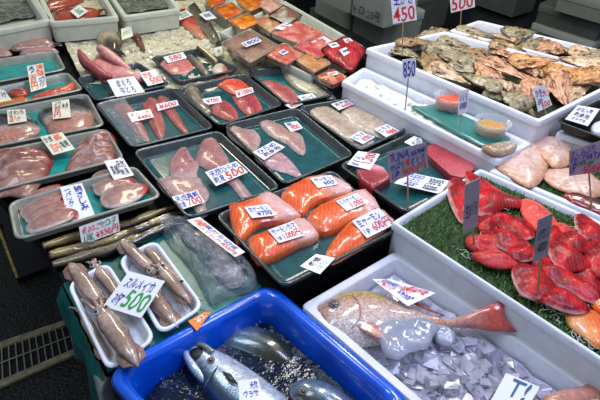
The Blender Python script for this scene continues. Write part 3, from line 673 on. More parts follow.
def squid(tip, neck, zb, lb, w=.02, arms=3, bend=0, eyes=True, armlen=.055):
    a = P(*tip, zb); b = P(*neck, zb); d = (b - a); L = d.length; d.normalize(); sd = Vector((-d.y, d.x, 0)); L = max(L, .05)
    zc = zb + w * .75
    pt = lambda k, o=0, dz=0: Vector((a.x, a.y, zc)) + d * k * L + sd * (o + bend * math.sin(k * PI)) + Vector((0, 0, dz))
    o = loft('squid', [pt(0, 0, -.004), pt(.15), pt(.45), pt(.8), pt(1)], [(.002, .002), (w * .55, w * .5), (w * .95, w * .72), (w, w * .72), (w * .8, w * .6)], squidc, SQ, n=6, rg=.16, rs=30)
    info(o, lb, 'squid', 'squid in the foam trays')
    # fins by the tip
    for s in (-1, 1):
        q = [pt(0.02, 0, .0), pt(.1, s * w * 1.05, -.004), pt(.24, s * w * 1.25, -.006), pt(.4, s * w * .8, 0)]
        vs = q + [v - Vector((0, 0, .003)) for v in q]
        mk('fin', vs, [(0, 1, 2, 3), (7, 6, 5, 4), (0, 4, 5, 1), (1, 5, 6, 2), (2, 6, 7, 3), (3, 7, 4, 0)], SQ, o, cols=[lin((172, 140, 128))] * 8)
    h = loft('head', [pt(.97), pt(1.0) + d * .012, pt(1.0) + d * .03], [(w * .6, w * .5), (w * .66, w * .52), (w * .45, w * .4)], squidc, SQ, o)
    if eyes:
        for s in (-1, 1):
            e = pt(1.0, s * w * .5, w * .3) + d * .014; bulb('eye', e, .0062, M['eye_white'], o); bulb('pupil', e + Vector((0, -.001, .0035)), .004, M['eye_black'], o)
    rnd = random.Random(int(tip[0]))
    for k in range(arms):
        s = (k - (arms - 1) / 2) / max(arms, 1); b0 = pt(1.0, s * w * 1.0, -.002) + d * .028
        loft('arm', [b0, b0 + d * armlen * .5 + sd * s * .02, b0 + d * armlen + sd * (s * .03 + rnd.uniform(-.01, .01)) - Vector((0, 0, .006))], [(.004, .004), (.0035, .0035), (.0012, .0012)], squidc, SQ, o, seg=8, n=4)
    return o
squid((70, 267), (100, 308), ZQ + .004, 'squid with its pointed tip over the back left corner of the tray nearest the grate', .021)
squid((124, 306), (99, 273), ZQ + .002, 'squid with a white ringed eye at the back of the tray nearest the grate', .016, arms=2, armlen=.02)
squid((139, 371), (106, 322), ZQ + .022, 'freckled brown squid with its tip over the blue bin rim', .023)
squid((108, 362), (86, 322), ZQ, 'thin squid along the left wall of the tray nearest the grate', .013, arms=2, eyes=False, armlen=.03)
squid((121, 245), (150, 272), ZQ + .01, 'squid with its tip over the back left rim of the tray next to the bag', .018)
squid((144, 248), (176, 286), ZQ, 'pale squid along the right wall of the tray next to the bag', .018)
squid((178, 331), (150, 296), ZQ + .004, 'squid pointing to the front corner of the tray next to the bag', .019, arms=2, armlen=.02)
squid((190, 306), (164, 276), ZQ + .024, 'reddish squid lying on top in the tray next to the bag', .015, arms=2, armlen=.02)

# crumpled clear bag
def bag():
    px = [(158, 222), (176, 214), (196, 221), (222, 238), (246, 258), (258, 276), (250, 288), (226, 294), (212, 300), (202, 286), (190, 262), (176, 246)]
    poly = catmull([Vector(P(x, y, ZC + .02)[:2]) for x, y in px], 4); c = sum(poly, Vector((0, 0))) / len(poly)
    vs, fs, n = [], [], len(poly); K = 18
    for k in range(K + 1):
        r = 1 - k / K * .97
        for p in poly:
            q = c.lerp(p, r); h = .045 * math.sqrt(max(0, 1 - r ** 3))
            w = noise.fractal(Vector((q.x * 60, q.y * 60, k * .1)), 1, 2, 3) * .017 * min(1, (1 - r) * 4)
            vs.append(Vector((q.x, q.y, ZC + .006 + max(0, h + w))))
    for k in range(K):
        for j in range(n): fs.append((k * n + j, k * n + (j + 1) % n, (k + 1) * n + (j + 1) % n, (k + 1) * n + j))
    fs.append(tuple(K * n + j for j in range(n)))
    o = mk('plastic_bag', vs, fs, M['bag'], smooth=False)
    info(o, 'crumpled clear plastic bag of pale fish beside the long orange and white sign', 'bag')
    inner = [(178, 222), (192, 224), (214, 238), (238, 258), (246, 274), (234, 284), (214, 272), (206, 250), (186, 240)]
    info(slab('pale_fish', inner, ZC + .006, .028, lambda t, s, d, top: lerp((186, 178, 178), (228, 222, 222), sm(.2, .9, d) * (.5 + .5 * math.sin(t * 23))), FLS, lump=.6, edge=.1), 'greyish pale fish seen through the crumpled clear bag', 'fish')
bag()

# ================================================================== BLUE BIN
ZB = .825
BQ = [(102, 372), (270, 280), (418, 403), (236, 525)]
c2 = C2(BQ, ZB)
info(vessel('fish_bin', c2, [(.05, .04, .421), (.022, .04, ZB - .05), (.006, .04, ZB - .03), (.0, .045, ZB - .014), (.004, .045, ZB - .004), (.014, .045, ZB), (.024, .04, ZB - .004), (.03, .04, ZB - .016), (.034, .04, ZB - .05), (.042, .035, ZB - .11), (.048, .04, .46)], M['blue'], wob=.007, n=8), 'bright blue bin lined with plastic holding fish in ice water', 'bin')
ZW = ZB - .075
wq = [Vector((q.x, q.y, ZW)) for q in rquad(c2, .045, .04, 8)]
wt = mk('ice_water', wq, [tuple(range(len(wq)))], M['water'], smooth=False); info(wt, 'dark ice water filling the blue bin', 'water', kind='stuff')
def bins(cx): return cx
chunkp = [(150, 375), (262, 318), (365, 404), (230, 480)]
ib = field('floating_ice', chunkp, ZW - .004, .001, M['water'], 'small ice bits floating on the water in the blue bin', 'ice', res=20, chunks=150, csize=(.001, .0028), chunk_m=M['ice'], czs=.006)
def silvf(t, u, w): return lerp((206, 216, 228), (66, 92, 116), sm(.1, .75, w))
zf = ZW + .002
o = loft('silver_fish', [P(190, 352, zf + .01), P(200, 360, zf + .008), P(215, 372, zf + .006), P(235, 390, zf), P(262, 412, zf), P(290, 432, zf - .01), P(330, 452, zf - .02)], [(.03, .024), (.034, .03), (.046, .036), (.056, .04), (.056, .04), (.044, .03), (.02, .012)], silvf, SILV, seg=22)
info(o, 'large silver fish with open mouth and blue grey back in the blue bin', 'fish')
d = (P(190, 352, zf) - P(215, 372, zf)).normalized()
mo = P(190, 352, zf + .01)
bulb('mouth', P(197, 355, zf + .03), .019, mat('dark_mouth', (16, 16, 20), .5), o, .6)
loft('jaw', [P(207, 384, zf + .016), P(196, 371, zf + .024), P(188, 358, zf + .028), P(184, 348, zf + .028), P(186, 343, zf + .026)], [(.006, .008), (.01, .012), (.0085, .01), (.006, .007), (.003, .003)], lambda t, u, w: lerp((110, 134, 164), (196, 210, 226), sm(-.2, .6, u)), SILV, o, seg=10)
loft('upper_jaw', [P(190, 344, zf + .03), P(202, 345, zf + .04), P(213, 352, zf + .044)], [(.003, .003), (.006, .006), (.006, .005)], lambda t, u, w: (150, 160, 150), SILV, o, seg=10)
bulb('eye', P(211, 360, zf + .042), .009, mat('fish_eye_gold', (150, 140, 110), .2, coat=1), o, .5); bulb('pupil', P(211, 359.5, zf + .0465), .0052, M['eye_black'], o, .5)
gp = [(204, 388), (210, 377), (217, 368), (221, 362)]
loft('gill_edge', [P(x, y, zf + .042 - abs(i - 1.6) * .004) for i, (x, y) in enumerate(gp)], [(.001, .001), (.002, .002), (.002, .002), (.001, .001)], lambda t, u, w: (70, 80, 96), FL, o, seg=8)
fin = [P(222, 371, zf + .047), P(231, 374, zf + .05), P(238, 384, zf + .047), P(229, 380, zf + .05)]
mk('pectoral_fin', fin + [v - Vector((0, 0, .003)) for v in fin], [(0, 1, 2, 3), (7, 6, 5, 4), (0, 4, 5, 1), (1, 5, 6, 2), (2, 6, 7, 3), (3, 7, 4, 0)], mat('dark_fin', (58, 60, 58), .4), o)
o = loft('silver_fish', [P(212, 338, zf - .022), P(232, 338, zf - .014), P(258, 344, zf - .012), P(280, 356, zf - .014), P(300, 372, zf - .024)], [(.012, .012), (.034, .022), (.042, .026), (.034, .022), (.012, .01)], lambda t, u, w: lerp((120, 138, 158), (70, 74, 62), sm(.35, .7, t)), SILV, seg=18)
info(o, 'dull grey fish half under water behind the open mouthed fish', 'fish')
o = loft('silver_fish', [P(290, 397, zf - .004), P(304, 394, zf), P(325, 402, zf), P(350, 420, zf - .006), P(372, 440, zf - .016)], [(.014, .012), (.034, .026), (.04, .03), (.034, .024), (.01, .008)], lambda t, u, w: lerp((120, 140, 160), (84, 92, 84), sm(.0, .6, w)), SILV, seg=18)
info(o, 'grey fish with a brown ringed eye at the lower right of the blue bin', 'fish')
bulb('eye', P(303, 391, zf + .024), .0095, mat('brown_eye_ring', (150, 128, 110), .2, coat=1), o, .55); bulb('pupil', P(303.3, 390.7, zf + .0285), .0055, M['eye_black'], o, .5)

# ================================================================== SNAPPER BOX
ZS = .80
SQd = [(300, 305), (396, 250), (607, 394), (505, 484)]
snap_box = foam_box('foam_box', SQd, ZS, .421, ZS - .10, 'white foam box with the red sea bream on ice', wall=.024, rad=.02)
c2 = C2(SQd, ZS)
iq = offs(c2, .035)
def W2px(v):
    d = v - CAM; z = d.dot(FA); return (300 + F * d.dot(RIGHT) / z, 200 - F * d.dot(UP) / z)
ipx = [W2px(Vector((q.x, q.y, ZS - .045))) for q in iq]
field('ice', ipx, ZS - .045, .016, M['ice_bed'], 'clear crushed ice around the red sea bream', 'ice', sc=26, res=60, chunks=420, csize=(.007, .022), mound=.012, chunk_m=M['ice'])
zb = ZS - .032
def breamf(t, s, d, top):
    c = lerp((226, 214, 210), (222, 190, 180), sm(.2, .6, s)); c = lerp(c, (214, 186, 120), sm(.55, .85, s)); c = lerp(c, (170, 110, 80), sm(.93, 1, s) * .8)
    c = lerp((190, 140, 128), c, sm(.0, .2, t)); c = lerp(c, (222, 150, 126), sm(.7, 1, t) * .8)
    return c
br = slab('sea_bream', [(310, 309), (318, 300), (333, 292), (352, 287), (376, 288), (400, 298), (420, 307), (440, 314), (453, 318), (453, 326), (436, 328), (415, 330), (390, 336), (366, 340), (345, 340), (326, 333), (314, 322)], zb, .045, breamf, SCALE, edge=.1, lump=.06, axis=((310, 318), (455, 322)), res=26)
info(br, 'whole red and gold sea bream lying on clear ice in the foam box', 'fish')
tailc = lambda t, s, d, top: lerp((214, 170, 150), (190, 60, 50), sm(.1, .5, t))
tf = [(446, 321, .797), (468, 314, .822), (488, 306, .848), (505, 299, .868), (507, 300, .868), (502, 312, .846), (508, 322, .83), (517, 332, .812), (490, 331, .803), (470, 328, .797), (446, 327, .792), (474, 320, .815), (490, 317, .83), (490, 325, .818)]
tv = [P(*q) for q in tf]; tnv = (tv[3] - tv[0]).cross(tv[7] - tv[0]).normalized() * .0025
tfa = [(0, 1, 11), (1, 2, 12, 11), (2, 3, 4, 5, 12), (5, 6, 13, 12), (6, 7, 8, 13), (8, 9, 11, 13), (9, 10, 11), (10, 0, 11), (11, 12, 13)]
nb = [0, 1, 2, 3, 4, 5, 6, 7, 8, 9, 10]
mk('tail_fin', [v + tnv for v in tv] + [v - tnv for v in tv], tfa + [tuple(i + 14 for i in f[::-1]) for f in tfa] + [(nb[i], nb[(i + 1) % 11], nb[(i + 1) % 11] + 14, nb[i] + 14) for i in range(11)], SQ, br, cols=[lin(lerp((226, 190, 176), (210, 96, 88), sm(452, 500, q[0]))) for q in tf] * 2)
slab('dorsal_fin', [(400, 298), (412, 302), (428, 309), (445, 315), (430, 308), (412, 299)], zb + .022, .008, lambda *a: (176, 84, 70), SQ, br, edge=.4)
slab('pectoral_fin', [(352, 317), (366, 318), (384, 330), (398, 339), (378, 338), (360, 328)], zb + .037, .003, lambda t, s, d, top: lerp((206, 170, 160), (190, 120, 110), t), SQ, br, edge=.5)
bulb('eye', P(334, 304, zb + .042), .0135, mat('cloudy_eye', (120, 112, 118), .15, coat=1), br, .5); bulb('pupil', P(334, 303.5, zb + .048), .0065, mat('cloudy_pupil', (58, 54, 62), .1, coat=1), br, .4)
loft('gill_cover', [P(352, 294, zb + .043), P(360, 305, zb + .048), P(360, 317, zb + .047), P(352, 328, zb + .04)], [(.001, .001), (.0016, .0014), (.0016, .0014), (.001, .001)], lambda t, u, w: (196, 150, 136), FL, br, seg=8)
loft('mouth', [P(311, 313, zb + .016), P(320, 318, zb + .03)], [(.0015, .0015), (.002, .002)], lambda t, u, w: (110, 60, 60), FL, br, seg=8, n=3)
# big ice slabs over its belly
for px, zz, lb in (([(378, 324), (392, 317), (408, 318), (426, 317), (440, 325), (434, 334), (428, 346), (410, 350), (400, 357), (386, 352), (380, 338)], zb + .03, 'large smooth ice lump over the belly of the sea bream'), ([(432, 322), (446, 324), (456, 334), (452, 344), (438, 340)], zb + .016, 'smaller ice lump by the tail stem of the sea bream')):
    info(slab('ice_lump', px, zz, .02, lambda *a: (206, 214, 236), M['lump'], edge=.4, p=.4, lump=.7, smooth_n=2), lb, 'ice')
t2 = slab('pink_fish', [(545, 394), (562, 388), (580, 384), (600, 372), (625, 368), (612, 388), (630, 404), (600, 402), (570, 406), (548, 408)], ZS - .014, .022, lambda t, s, d, top: lerp((214, 160, 140), (186, 70, 80), sm(.4, .8, t)), SQ, edge=.3); info(t2, 'pink fish tail pointing out of the ice at the lower right corner', 'fish')

# ================================================================== TURF BOX WITH RED SLICES
ZR = .885
TQ = [(391, 222), (480, 168), (660, 247), (660, 399)]
foam_box('foam_box', TQ, ZR, .421, ZR - .05, 'white foam box lined with turf under the red slices', wall=.013, rad=.01)
c2 = C2(TQ, ZR); iq = offs(c2, .019); tz = ZR - .014
tpx = [W2px(Vector((q.x, q.y, tz))) for q in iq]
turf('artificial_turf', tpx, tz, 'green artificial turf under the red slices', 9000, .012)
def redf(t, s, d, top):
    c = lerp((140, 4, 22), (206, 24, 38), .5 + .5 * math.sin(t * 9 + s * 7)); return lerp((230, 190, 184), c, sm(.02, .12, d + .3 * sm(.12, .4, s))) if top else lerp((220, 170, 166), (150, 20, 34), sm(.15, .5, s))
def redf2(t, s, d, top): return lerp((214, 96, 92), (190, 50, 58), .5 + .5 * math.sin(s * 30 + t * 4))
def redf3(t, s, d, top): return lerp((236, 110, 96), (226, 84, 80), d)
reds = [
 ([(545, 228), (557, 224), (566, 235), (556, 244), (547, 239)], redf, 0, 'deep red slice touching the upper right of the second grey tag'),
 ([(571, 263), (586, 262), (603, 275), (600, 287), (584, 280)], redf, 0, 'deep red slice between the shiny folded slice and the long dark red slice'),
 ([(483, 229), (494, 230), (502, 241), (490, 243), (483, 237)], redf, 0, 'small red slice wedged behind the lined pale red slices'),
 ([(527, 256), (542, 252), (556, 262), (546, 269), (532, 266)], redf, 0, 'red slice at the foot of the second grey tag, behind the large front slice'),
 ([(449, 187), (455, 178), (465, 181), (475, 196), (486, 209), (478, 213), (464, 219), (455, 207)], redf, 0, 'red slice with a white edge at the left end beside the first grey tag'),
 ([(469, 173), (478, 174), (498, 187), (511, 193), (519, 197), (518, 204), (506, 204), (495, 210), (481, 211), (473, 197)], redf, 1, 'large bright red slice at the back left corner of the turf box'),
 ([(522, 204), (528, 198), (541, 203), (553, 214), (556, 225), (542, 228), (530, 221)], redf3, 0, 'salmon pink slice at the back rim of the turf box'),
 ([(479, 217), (487, 213), (498, 222), (491, 231), (481, 227)], redf, 0, 'small deep red slice just right of the first grey tag'),
 ([(493, 212), (506, 211), (514, 217), (503, 222), (494, 219)], redf, 0, 'short deep red slice in front of the large bright red slice'),
 ([(500, 220), (514, 215), (530, 221), (534, 233), (521, 236), (506, 228)], redf, 1, 'glossy pinkish red slice behind the second grey tag'),
 ([(491, 232), (504, 227), (523, 236), (531, 246), (516, 250), (500, 244)], redf, 2, 'red slice with a white sinew in the middle of the left group'),
 ([(510, 248), (524, 241), (534, 246), (533, 256), (520, 258), (511, 254)], redf, 3, 'red slice with a curled white edge touching the second grey tag'),
 ([(469, 236), (488, 234), (508, 243), (502, 249), (476, 248)], redf2, 1, 'lined pale red slice behind the frontmost pale red slice'),
 ([(476, 251), (498, 249), (514, 255), (518, 263), (499, 265), (481, 258)], redf2, 2, 'lined pale red slice at the front left by the turf edge'),
 ([(577, 216), (583, 212), (594, 219), (606, 228), (606, 241), (591, 237), (580, 229)], redf, 0, 'dark red slice at the back rim near the yellowtail sign stick'),
 ([(556, 222), (566, 222), (577, 231), (570, 235), (558, 231)], redf3, 0, 'small salmon pink slice right of the second grey tag'),
 ([(561, 234), (574, 230), (589, 240), (586, 248), (570, 247)], redf, 1, 'deep red slice in the middle of the right group'),
 ([(549, 243), (561, 240), (580, 250), (591, 262), (576, 267), (559, 263)], redf, 2, 'broad red slice with a shiny fold right of the second grey tag'),
 ([(588, 244), (600, 240), (616, 250), (616, 276), (598, 272), (589, 258)], redf, 2, 'red slice at the right edge of the picture above the orange pieces'),
 ([(543, 266), (564, 265), (586, 279), (606, 290), (600, 300), (576, 292), (556, 280)], redf, 1, 'long dark red slice in the second row from the front'),
 ([(515, 269), (525, 262), (545, 272), (561, 289), (553, 299), (531, 294), (520, 286)], redf, 2, 'large red slice at the front behind the tag stick with a white left edge'),
 ([(545, 295), (561, 286), (580, 297), (590, 306), (577, 310), (556, 304)], redf, 3, 'large red slice at the front right beside the orange pieces')]
rz = tz + .008
for px, cf, lay, lb in reds:
    info(slab('red_slice', px, rz + lay * .007, .02, cf, RED, edge=.2, p=.7, lump=.5, res=18, smooth_n=3, grow=1.12), lb, 'fish slice', 'red slices on the turf')
orf = lambda t, s, d, top: lerp((236, 176, 120), (238, 118, 40), sm(.2, .7, s))
for px, lb in (([(567, 312), (584, 306), (604, 316), (612, 340), (600, 346), (585, 335), (571, 324)], 'large orange fish piece at the front right of the turf box'), ([(592, 293), (604, 289), (612, 300), (606, 312), (595, 307)], 'small orange fish piece just behind the large orange piece')):
    info(slab('orange_slice', px, rz, .018, orf, SAL, edge=.3, lump=.3), lb, 'fish slice', 'orange pieces on the turf')
# white shredded radish
vs, fs = [], []
for k in range(150):
    x, y = random.choice([(470, 252), (495, 265), (520, 262), (528, 290), (545, 303), (560, 315), (566, 305), (575, 228), (560, 236), (545, 258), (505, 207), (585, 300), (600, 345), (580, 336)])
    p = P(x + random.uniform(-9, 9), y + random.uniform(-5, 5), rz + random.uniform(.0, .008)); a = random.uniform(0, 6.3); r = random.uniform(.006, .014); w = .0008
    b = len(vs)
    for i in range(7):
        q = p + Vector((math.cos(a + i * .35) * r, math.sin(a + i * .35) * r, .003 * math.sin(i)))
        dd = Vector((math.cos(a + i * .35), math.sin(a + i * .35), 0)) * w; vs += [q - dd, q + dd, q + Vector((0, 0, w * 1.6))]
    for i in range(6):
        for j in range(3): fs.append((b + i * 3 + j, b + i * 3 + (j + 1) % 3, b + i * 3 + 3 + (j + 1) % 3, b + i * 3 + 3 + j))
info(mk('shredded_radish', vs, fs, mat('radish_white', (222, 216, 206), .3, var=.04)), 'white shredded radish strands between the red slices', 'garnish', kind='stuff')

# ================================================================== YELLOWTAIL BOX
YQ = [(489, 170), (560, 135), (700, 190), (664, 244)]
foam_box('foam_box', YQ, ZR, .421, ZR - .05, 'white foam box lined with turf under the pale yellowtail fillets', wall=.02, rad=.012)
c2 = C2(YQ, ZR); iq = offs(c2, .029); ypx = [W2px(Vector((q.x, q.y, tz))) for q in iq]
turf('artificial_turf', ypx, tz, 'green artificial turf under the pale yellowtail fillets', 4500, .012)
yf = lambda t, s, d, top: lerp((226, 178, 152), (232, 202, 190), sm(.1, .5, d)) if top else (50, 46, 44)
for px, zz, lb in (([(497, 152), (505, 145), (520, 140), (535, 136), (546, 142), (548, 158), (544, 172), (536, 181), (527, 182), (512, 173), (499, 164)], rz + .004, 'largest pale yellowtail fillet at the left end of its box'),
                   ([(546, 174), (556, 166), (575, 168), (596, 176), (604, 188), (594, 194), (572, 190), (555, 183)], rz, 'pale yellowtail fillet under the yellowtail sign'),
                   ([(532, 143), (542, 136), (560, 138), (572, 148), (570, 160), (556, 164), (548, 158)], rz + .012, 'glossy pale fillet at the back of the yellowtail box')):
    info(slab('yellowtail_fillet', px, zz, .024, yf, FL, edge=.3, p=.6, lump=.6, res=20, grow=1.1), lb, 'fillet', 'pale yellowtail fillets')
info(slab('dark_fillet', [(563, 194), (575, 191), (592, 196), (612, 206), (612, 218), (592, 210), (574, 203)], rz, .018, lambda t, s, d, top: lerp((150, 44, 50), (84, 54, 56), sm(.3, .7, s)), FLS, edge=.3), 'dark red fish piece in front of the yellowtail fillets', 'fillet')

# ================================================================== WHITE ICE BOX WITH ROE CUPS
ZI = .915
_a, _b = P(367, 49, .985), P(538, 122, .985); _a.z = _b.z = ZI
_d = (_b - _a).normalized(); _n = Vector((_d.y, -_d.x, 0)) * .004
def W2px(v):
    d = v - CAM; z = d.dot(FA); return (300 + F * d.dot(RIGHT) / z, 200 - F * d.dot(UP) / z)
IQ = [(341, 81), W2px(_a + _n), W2px(_b + _n + _d * .01), (499, 161)]; print('IQ', IQ)
foam_box('foam_box', IQ, ZI, .421, ZI - .06, 'long white foam box of crushed ice with the 850 sign', wall=.02, rad=.014)
c2 = C2(IQ, ZI); iq = offs(c2, .03); zi = ZI - .022; ipx = [W2px(Vector((q.x, q.y, zi))) for q in iq]
field('crushed_ice', ipx, zi, .010, M['slush_white'], 'white crushed ice in the long box with the 850 sign', 'ice', sc=30, res=60, chunks=40, csize=(.004, .01), mound=.018)
gs = slab('plastic_sheet', [(412, 106), (424, 106), (440, 103), (462, 105), (480, 114), (502, 128), (510, 138), (497, 149), (486, 147), (462, 136), (436, 121)], zi + .014, .006, lambda *a: (66, 140, 134), flesh('sheet_plastic', rough=.25, coat=.5, var=.12, sss=0), edge=.5, lump=.5); info(gs, 'teal sheet lying over the ice under the roe cups', 'sheet')
def cup(cx, cy, rx, h, roe_c, label, roe_l):
    b = P(cx, cy, zi + .02); r = empty('plastic_cup', b, label, 'cup', 'roe cups on the ice')
    n = 20; vs = []; fs = []
    for k, (f, z) in enumerate(((.8, 0), (.82, .002), (1, h), (1.1, h), (1.08, h + .003), (.98, h + .001), (.8, .004))):
        for i in range(n):
            a = 2 * PI * i / n; vs.append(b + Vector((math.cos(a) * rx * f, math.sin(a) * rx * f * .8, z)))
    for k in range(6):
        for i in range(n): fs.append((k * n + i, k * n + (i + 1) % n, (k + 1) * n + (i + 1) % n, (k + 1) * n + i))
    fs.append(tuple(range(n))); mk('cup_wall', vs, fs, M['cup'], r)
    pts = [b + Vector((0, 0, .005)), b + Vector((0, 0, h * .5)), b + Vector((0, 0, h * .62)), b + Vector((0, 0, h * .66))]
    vs = []; fs = []
    for k, (f, z) in enumerate(((.76, .005), (.88, h * .7), (.7, h * .8), (.3, h * .84))):
        for i in range(n):
            a = 2 * PI * i / n; vs.append(b + Vector((math.cos(a) * rx * f * .98, math.sin(a) * rx * f * .78, z)))
    for k in range(3):
        for i in range(n): fs.append((k * n + i, k * n + (i + 1) % n, (k + 1) * n + (i + 1) % n, (k + 1) * n + i))
    fs.append(tuple(range(n))); fs.append(tuple(3 * n + i for i in range(n)))
    info(mk('fish_roe', vs, fs, ROE, None, cols=[lin(roe_c)] * len(vs)), roe_l, 'roe', None, 'stuff')
cup(448, 109, .054, .05, (240, 104, 24), 'clear cup of orange roe with a white tag stuck on it', 'orange salmon roe in the clear cup')
cup(489, 134, .056, .045, (206, 160, 84), 'clear cup of yellowish roe at the near end of the ice box', 'yellowish roe in the second clear cup')
info(slab('fish_pieces', [(482, 145), (494, 142), (510, 140), (518, 146), (505, 152), (492, 152)], zi + .03, .02, lambda t, s, d, top: lerp((176, 150, 120), (196, 186, 176), t), FLS, lump=.6), 'greyish wrapped shellfish meat in front of the yellowish roe cup', 'shellfish')

# ================================================================== OYSTERS
ZO = .985
OQ = [(365, 48), (445, 31), (626, 79), (540, 122)]
foam_box('foam_box', OQ, ZO, .421, ZO - .05, 'front white foam box filled with oysters', M['foam'], wall=.018, rad=.014)
c2 = C2(OQ, ZO); iq = offs(c2, .026); zo = ZO - .045
gp_ = [P(*W2px(Vector((q.x, q.y, zo))), zo) for q in iq]
info(prism('green_sheet', [W2px(p) for p in gp_], zo, zo - .004, M['green']), 'dark green sheet under the oysters of the front box', 'sheet')
OQ2 = [(449, 30), (479, 20), (660, 64), (632, 77)]
foam_box('foam_box', OQ2, ZO, .421, ZO - .05, 'back white foam box filled with oysters', M['foam'], wall=.018, rad=.014)
c2 = C2(OQ2, ZO); iq = offs(c2, .026)
info(prism('green_sheet', [W2px(Vector((q.x, q.y, zo))) for q in iq], zo, zo - .004, M['green']), 'dark green sheet under the oysters of the back box', 'sheet')
def oyster_mesh(seed):
    rnd = random.Random(seed); vs, fs = [], []; nu, nv = 22, 20
    k1, k2, bow = rnd.uniform(.9, 1.3), rnd.uniform(.3, .5), rnd.uniform(-.18, .18)
    for i in range(nu + 1):
        t = i / nu; w = (math.sin(PI * t ** k2 if t > 0 else 0) ** .8 if 0 < t < 1 else 0) * .3 * k1; w = max(w, .012)
        for j in range(nv):
            a = 2 * PI * j / nv; x = t - .5; y = math.cos(a) * w + bow * math.sin(PI * t) * .5; z = math.sin(a) * w * (.62 if math.sin(a) > 0 else .5)
            f = noise.fractal(Vector((x * 5 + seed, math.cos(a) * 2, math.sin(a) * 2)), 1, 2, 4)
            rd = 1 + f * .3 + .1 * math.sin(t * 34 + f * 5) * (1 if math.sin(a) > .1 else .5)
            lipf = 1.22 if abs(math.sin(a)) < .2 else 1
            vs.append(Vector((x + f * .03, y * rd * lipf, z * rd + .16)) * .13)
    for i in range(nu):
        for j in range(nv): fs.append((i * nv + j, i * nv + (j + 1) % nv, (i + 1) * nv + (j + 1) % nv, (i + 1) * nv + j))
    fs.append(tuple(range(nv))[::-1]); fs.append(tuple(nu * nv + j for j in range(nv)))
    me = bpy.data.meshes.new('oyster'); me.from_pydata([tuple(v) for v in vs], [], fs)
    me.materials.append(M['shell'])
    for p in me.polygons: p.use_smooth = True
    me.set_sharp_from_angle(angle=math.radians(48)); return me
OM = [oyster_mesh(s) for s in (1, 2, 3, 4, 5, 6)]
GREY, BRN, PINK_LIT, ORANGE_LIT, PALE = (186, 182, 160), (190, 166, 128), (244, 196, 172), (250, 196, 142), (250, 226, 204)  # pink and orange tints, and the pale ones at right, paint pinkish light on shells
oys = [  # x y length angle tint lift label
 (417, 44, 40, -6, BRN, 1, 'long brown oyster at the far left of the front box, top layer'), (432, 37, 32, -8, GREY, 0, 'grey oyster against the far left rim of the front box'), (406, 53, 30, 24, GREY, 0, 'pale grey oyster in the left corner of the front box by the 450 sign stick'),
 (424, 63, 22, 30, GREY, 0, 'small grey oyster just right of the 850 card'), (444, 51, 34, 8, GREY, 1, 'light grey oyster in the left third of the front box'), (433, 64, 34, 50, BRN, 1, 'brown oyster tilted downward near the 850 card'),
 (454, 44, 32, 10, GREY, 0, 'grey oyster below the divider rim, first from the left'), (455, 60, 38, 14, GREY, 1, 'wide grey oyster in the middle left of the front box'), (450, 75, 40, 22, PALE, 1, 'pale oyster along the front rim, left of the clear roe cup'),
 (470, 52, 32, 18, BRN, 0, 'brown oyster below the divider rim, second from the left'), (466, 71, 36, 14, GREY, 0, 'grey oyster pointing at the roe cup tag'), (482, 83, 46, 20, GREY, 1, 'long dark grey oyster along the front rim right of the roe cup'),
 (482, 62, 34, 6, BRN, 1, 'brown oyster in the middle of the front box'), (484, 74, 36, 48, PINK_LIT, 1, 'pinkish lit brown oyster tilted downward in the middle of the front box'), (508, 71, 46, 24, PINK_LIT, 2, 'long pink lit oyster on top in the middle of the front box'),
 (505, 85, 24, 35, PALE, 2, 'blocky pale pink lit oyster near the front rim'), (498, 97, 28, 20, GREY, 0, 'small grey oyster at the front rim below the blocky pink lit one'), (514, 99, 30, 30, GREY, 1, 'dark grey oyster at the front rim near the blue price sign'),
 (523, 107, 26, 34, BRN, 0, 'brown oyster in the near front corner of the front box'), (528, 87, 32, 60, PINK_LIT, 1, 'pink lit oyster behind the blue price sign'), (534, 61, 46, 4, ORANGE_LIT, 2, 'large orange lit oyster at the divider rim'),
 (522, 68, 40, 22, PINK_LIT, 0, 'pink lit oyster half under the large orange lit one'), (566, 73, 36, -4, ORANGE_LIT, 2, 'orange lit oyster in the right half of the front box'), (582, 63, 46, 12, PALE, 2, 'long pale orange lit oyster at the upper right'),
 (560, 82, 40, 20, PALE, 0, 'whitish pink lit oyster under the orange lit one at the right'), (588, 79, 42, -16, ORANGE_LIT, 2, 'orange lit oyster at the right edge of the picture'), (562, 93, 28, 60, PINK_LIT, 1, 'stubby pink lit brown oyster right of the blue price sign'),
 (542, 82, 26, 20, PINK_LIT, 0, 'small pink lit oyster above the blue price sign'), (574, 93, 40, -22, PALE, 0, 'pale pink lit oyster at the right rim of the front box'), (594, 56, 34, 8, GREY, 1, 'grey oyster at the right edge, highest in the picture'),
 (498, 52, 32, 24, PINK_LIT, 0, 'pinkish lit oyster just below the divider rim'), (548, 70, 30, 26, ORANGE_LIT, 0, 'small orange lit oyster between the two large orange lit ones'), (512, 58, 30, 20, PINK_LIT, 0, 'short pinkish lit oyster at the divider rim left of the large orange lit one')]
oys_b = [(476, 34, 40, 8, GREY, 1, 'long grey oyster at the left end of the back box'), (466, 40, 32, 20, BRN, 0, 'brown oyster at the divider, left end of the back box'), (520, 33, 34, -10, GREY, 2, 'large greenish grey oyster on top in the back box'), (502, 38, 32, 18, PALE, 1, 'pale oyster left of the large greenish grey one'),
 (508, 49, 38, 10, BRN, 1, 'long brown oyster at the divider in the middle of the back box'), (491, 47, 34, 28, BRN, 0, 'brown tilted oyster at the divider left of the long brown one'), (533, 45, 32, -30, GREY, 1, 'dark oyster tilted upward right of the large greenish grey one'), (545, 50, 26, -14, PINK_LIT, 0, 'small pinkish lit oyster right of the dark tilted one'),
 (592, 55, 44, 12, PALE, 1, 'whitish oyster at the right end of the back box'), (572, 53, 30, 20, GREY, 0, 'small grey oyster beside the green patch in the back box')]
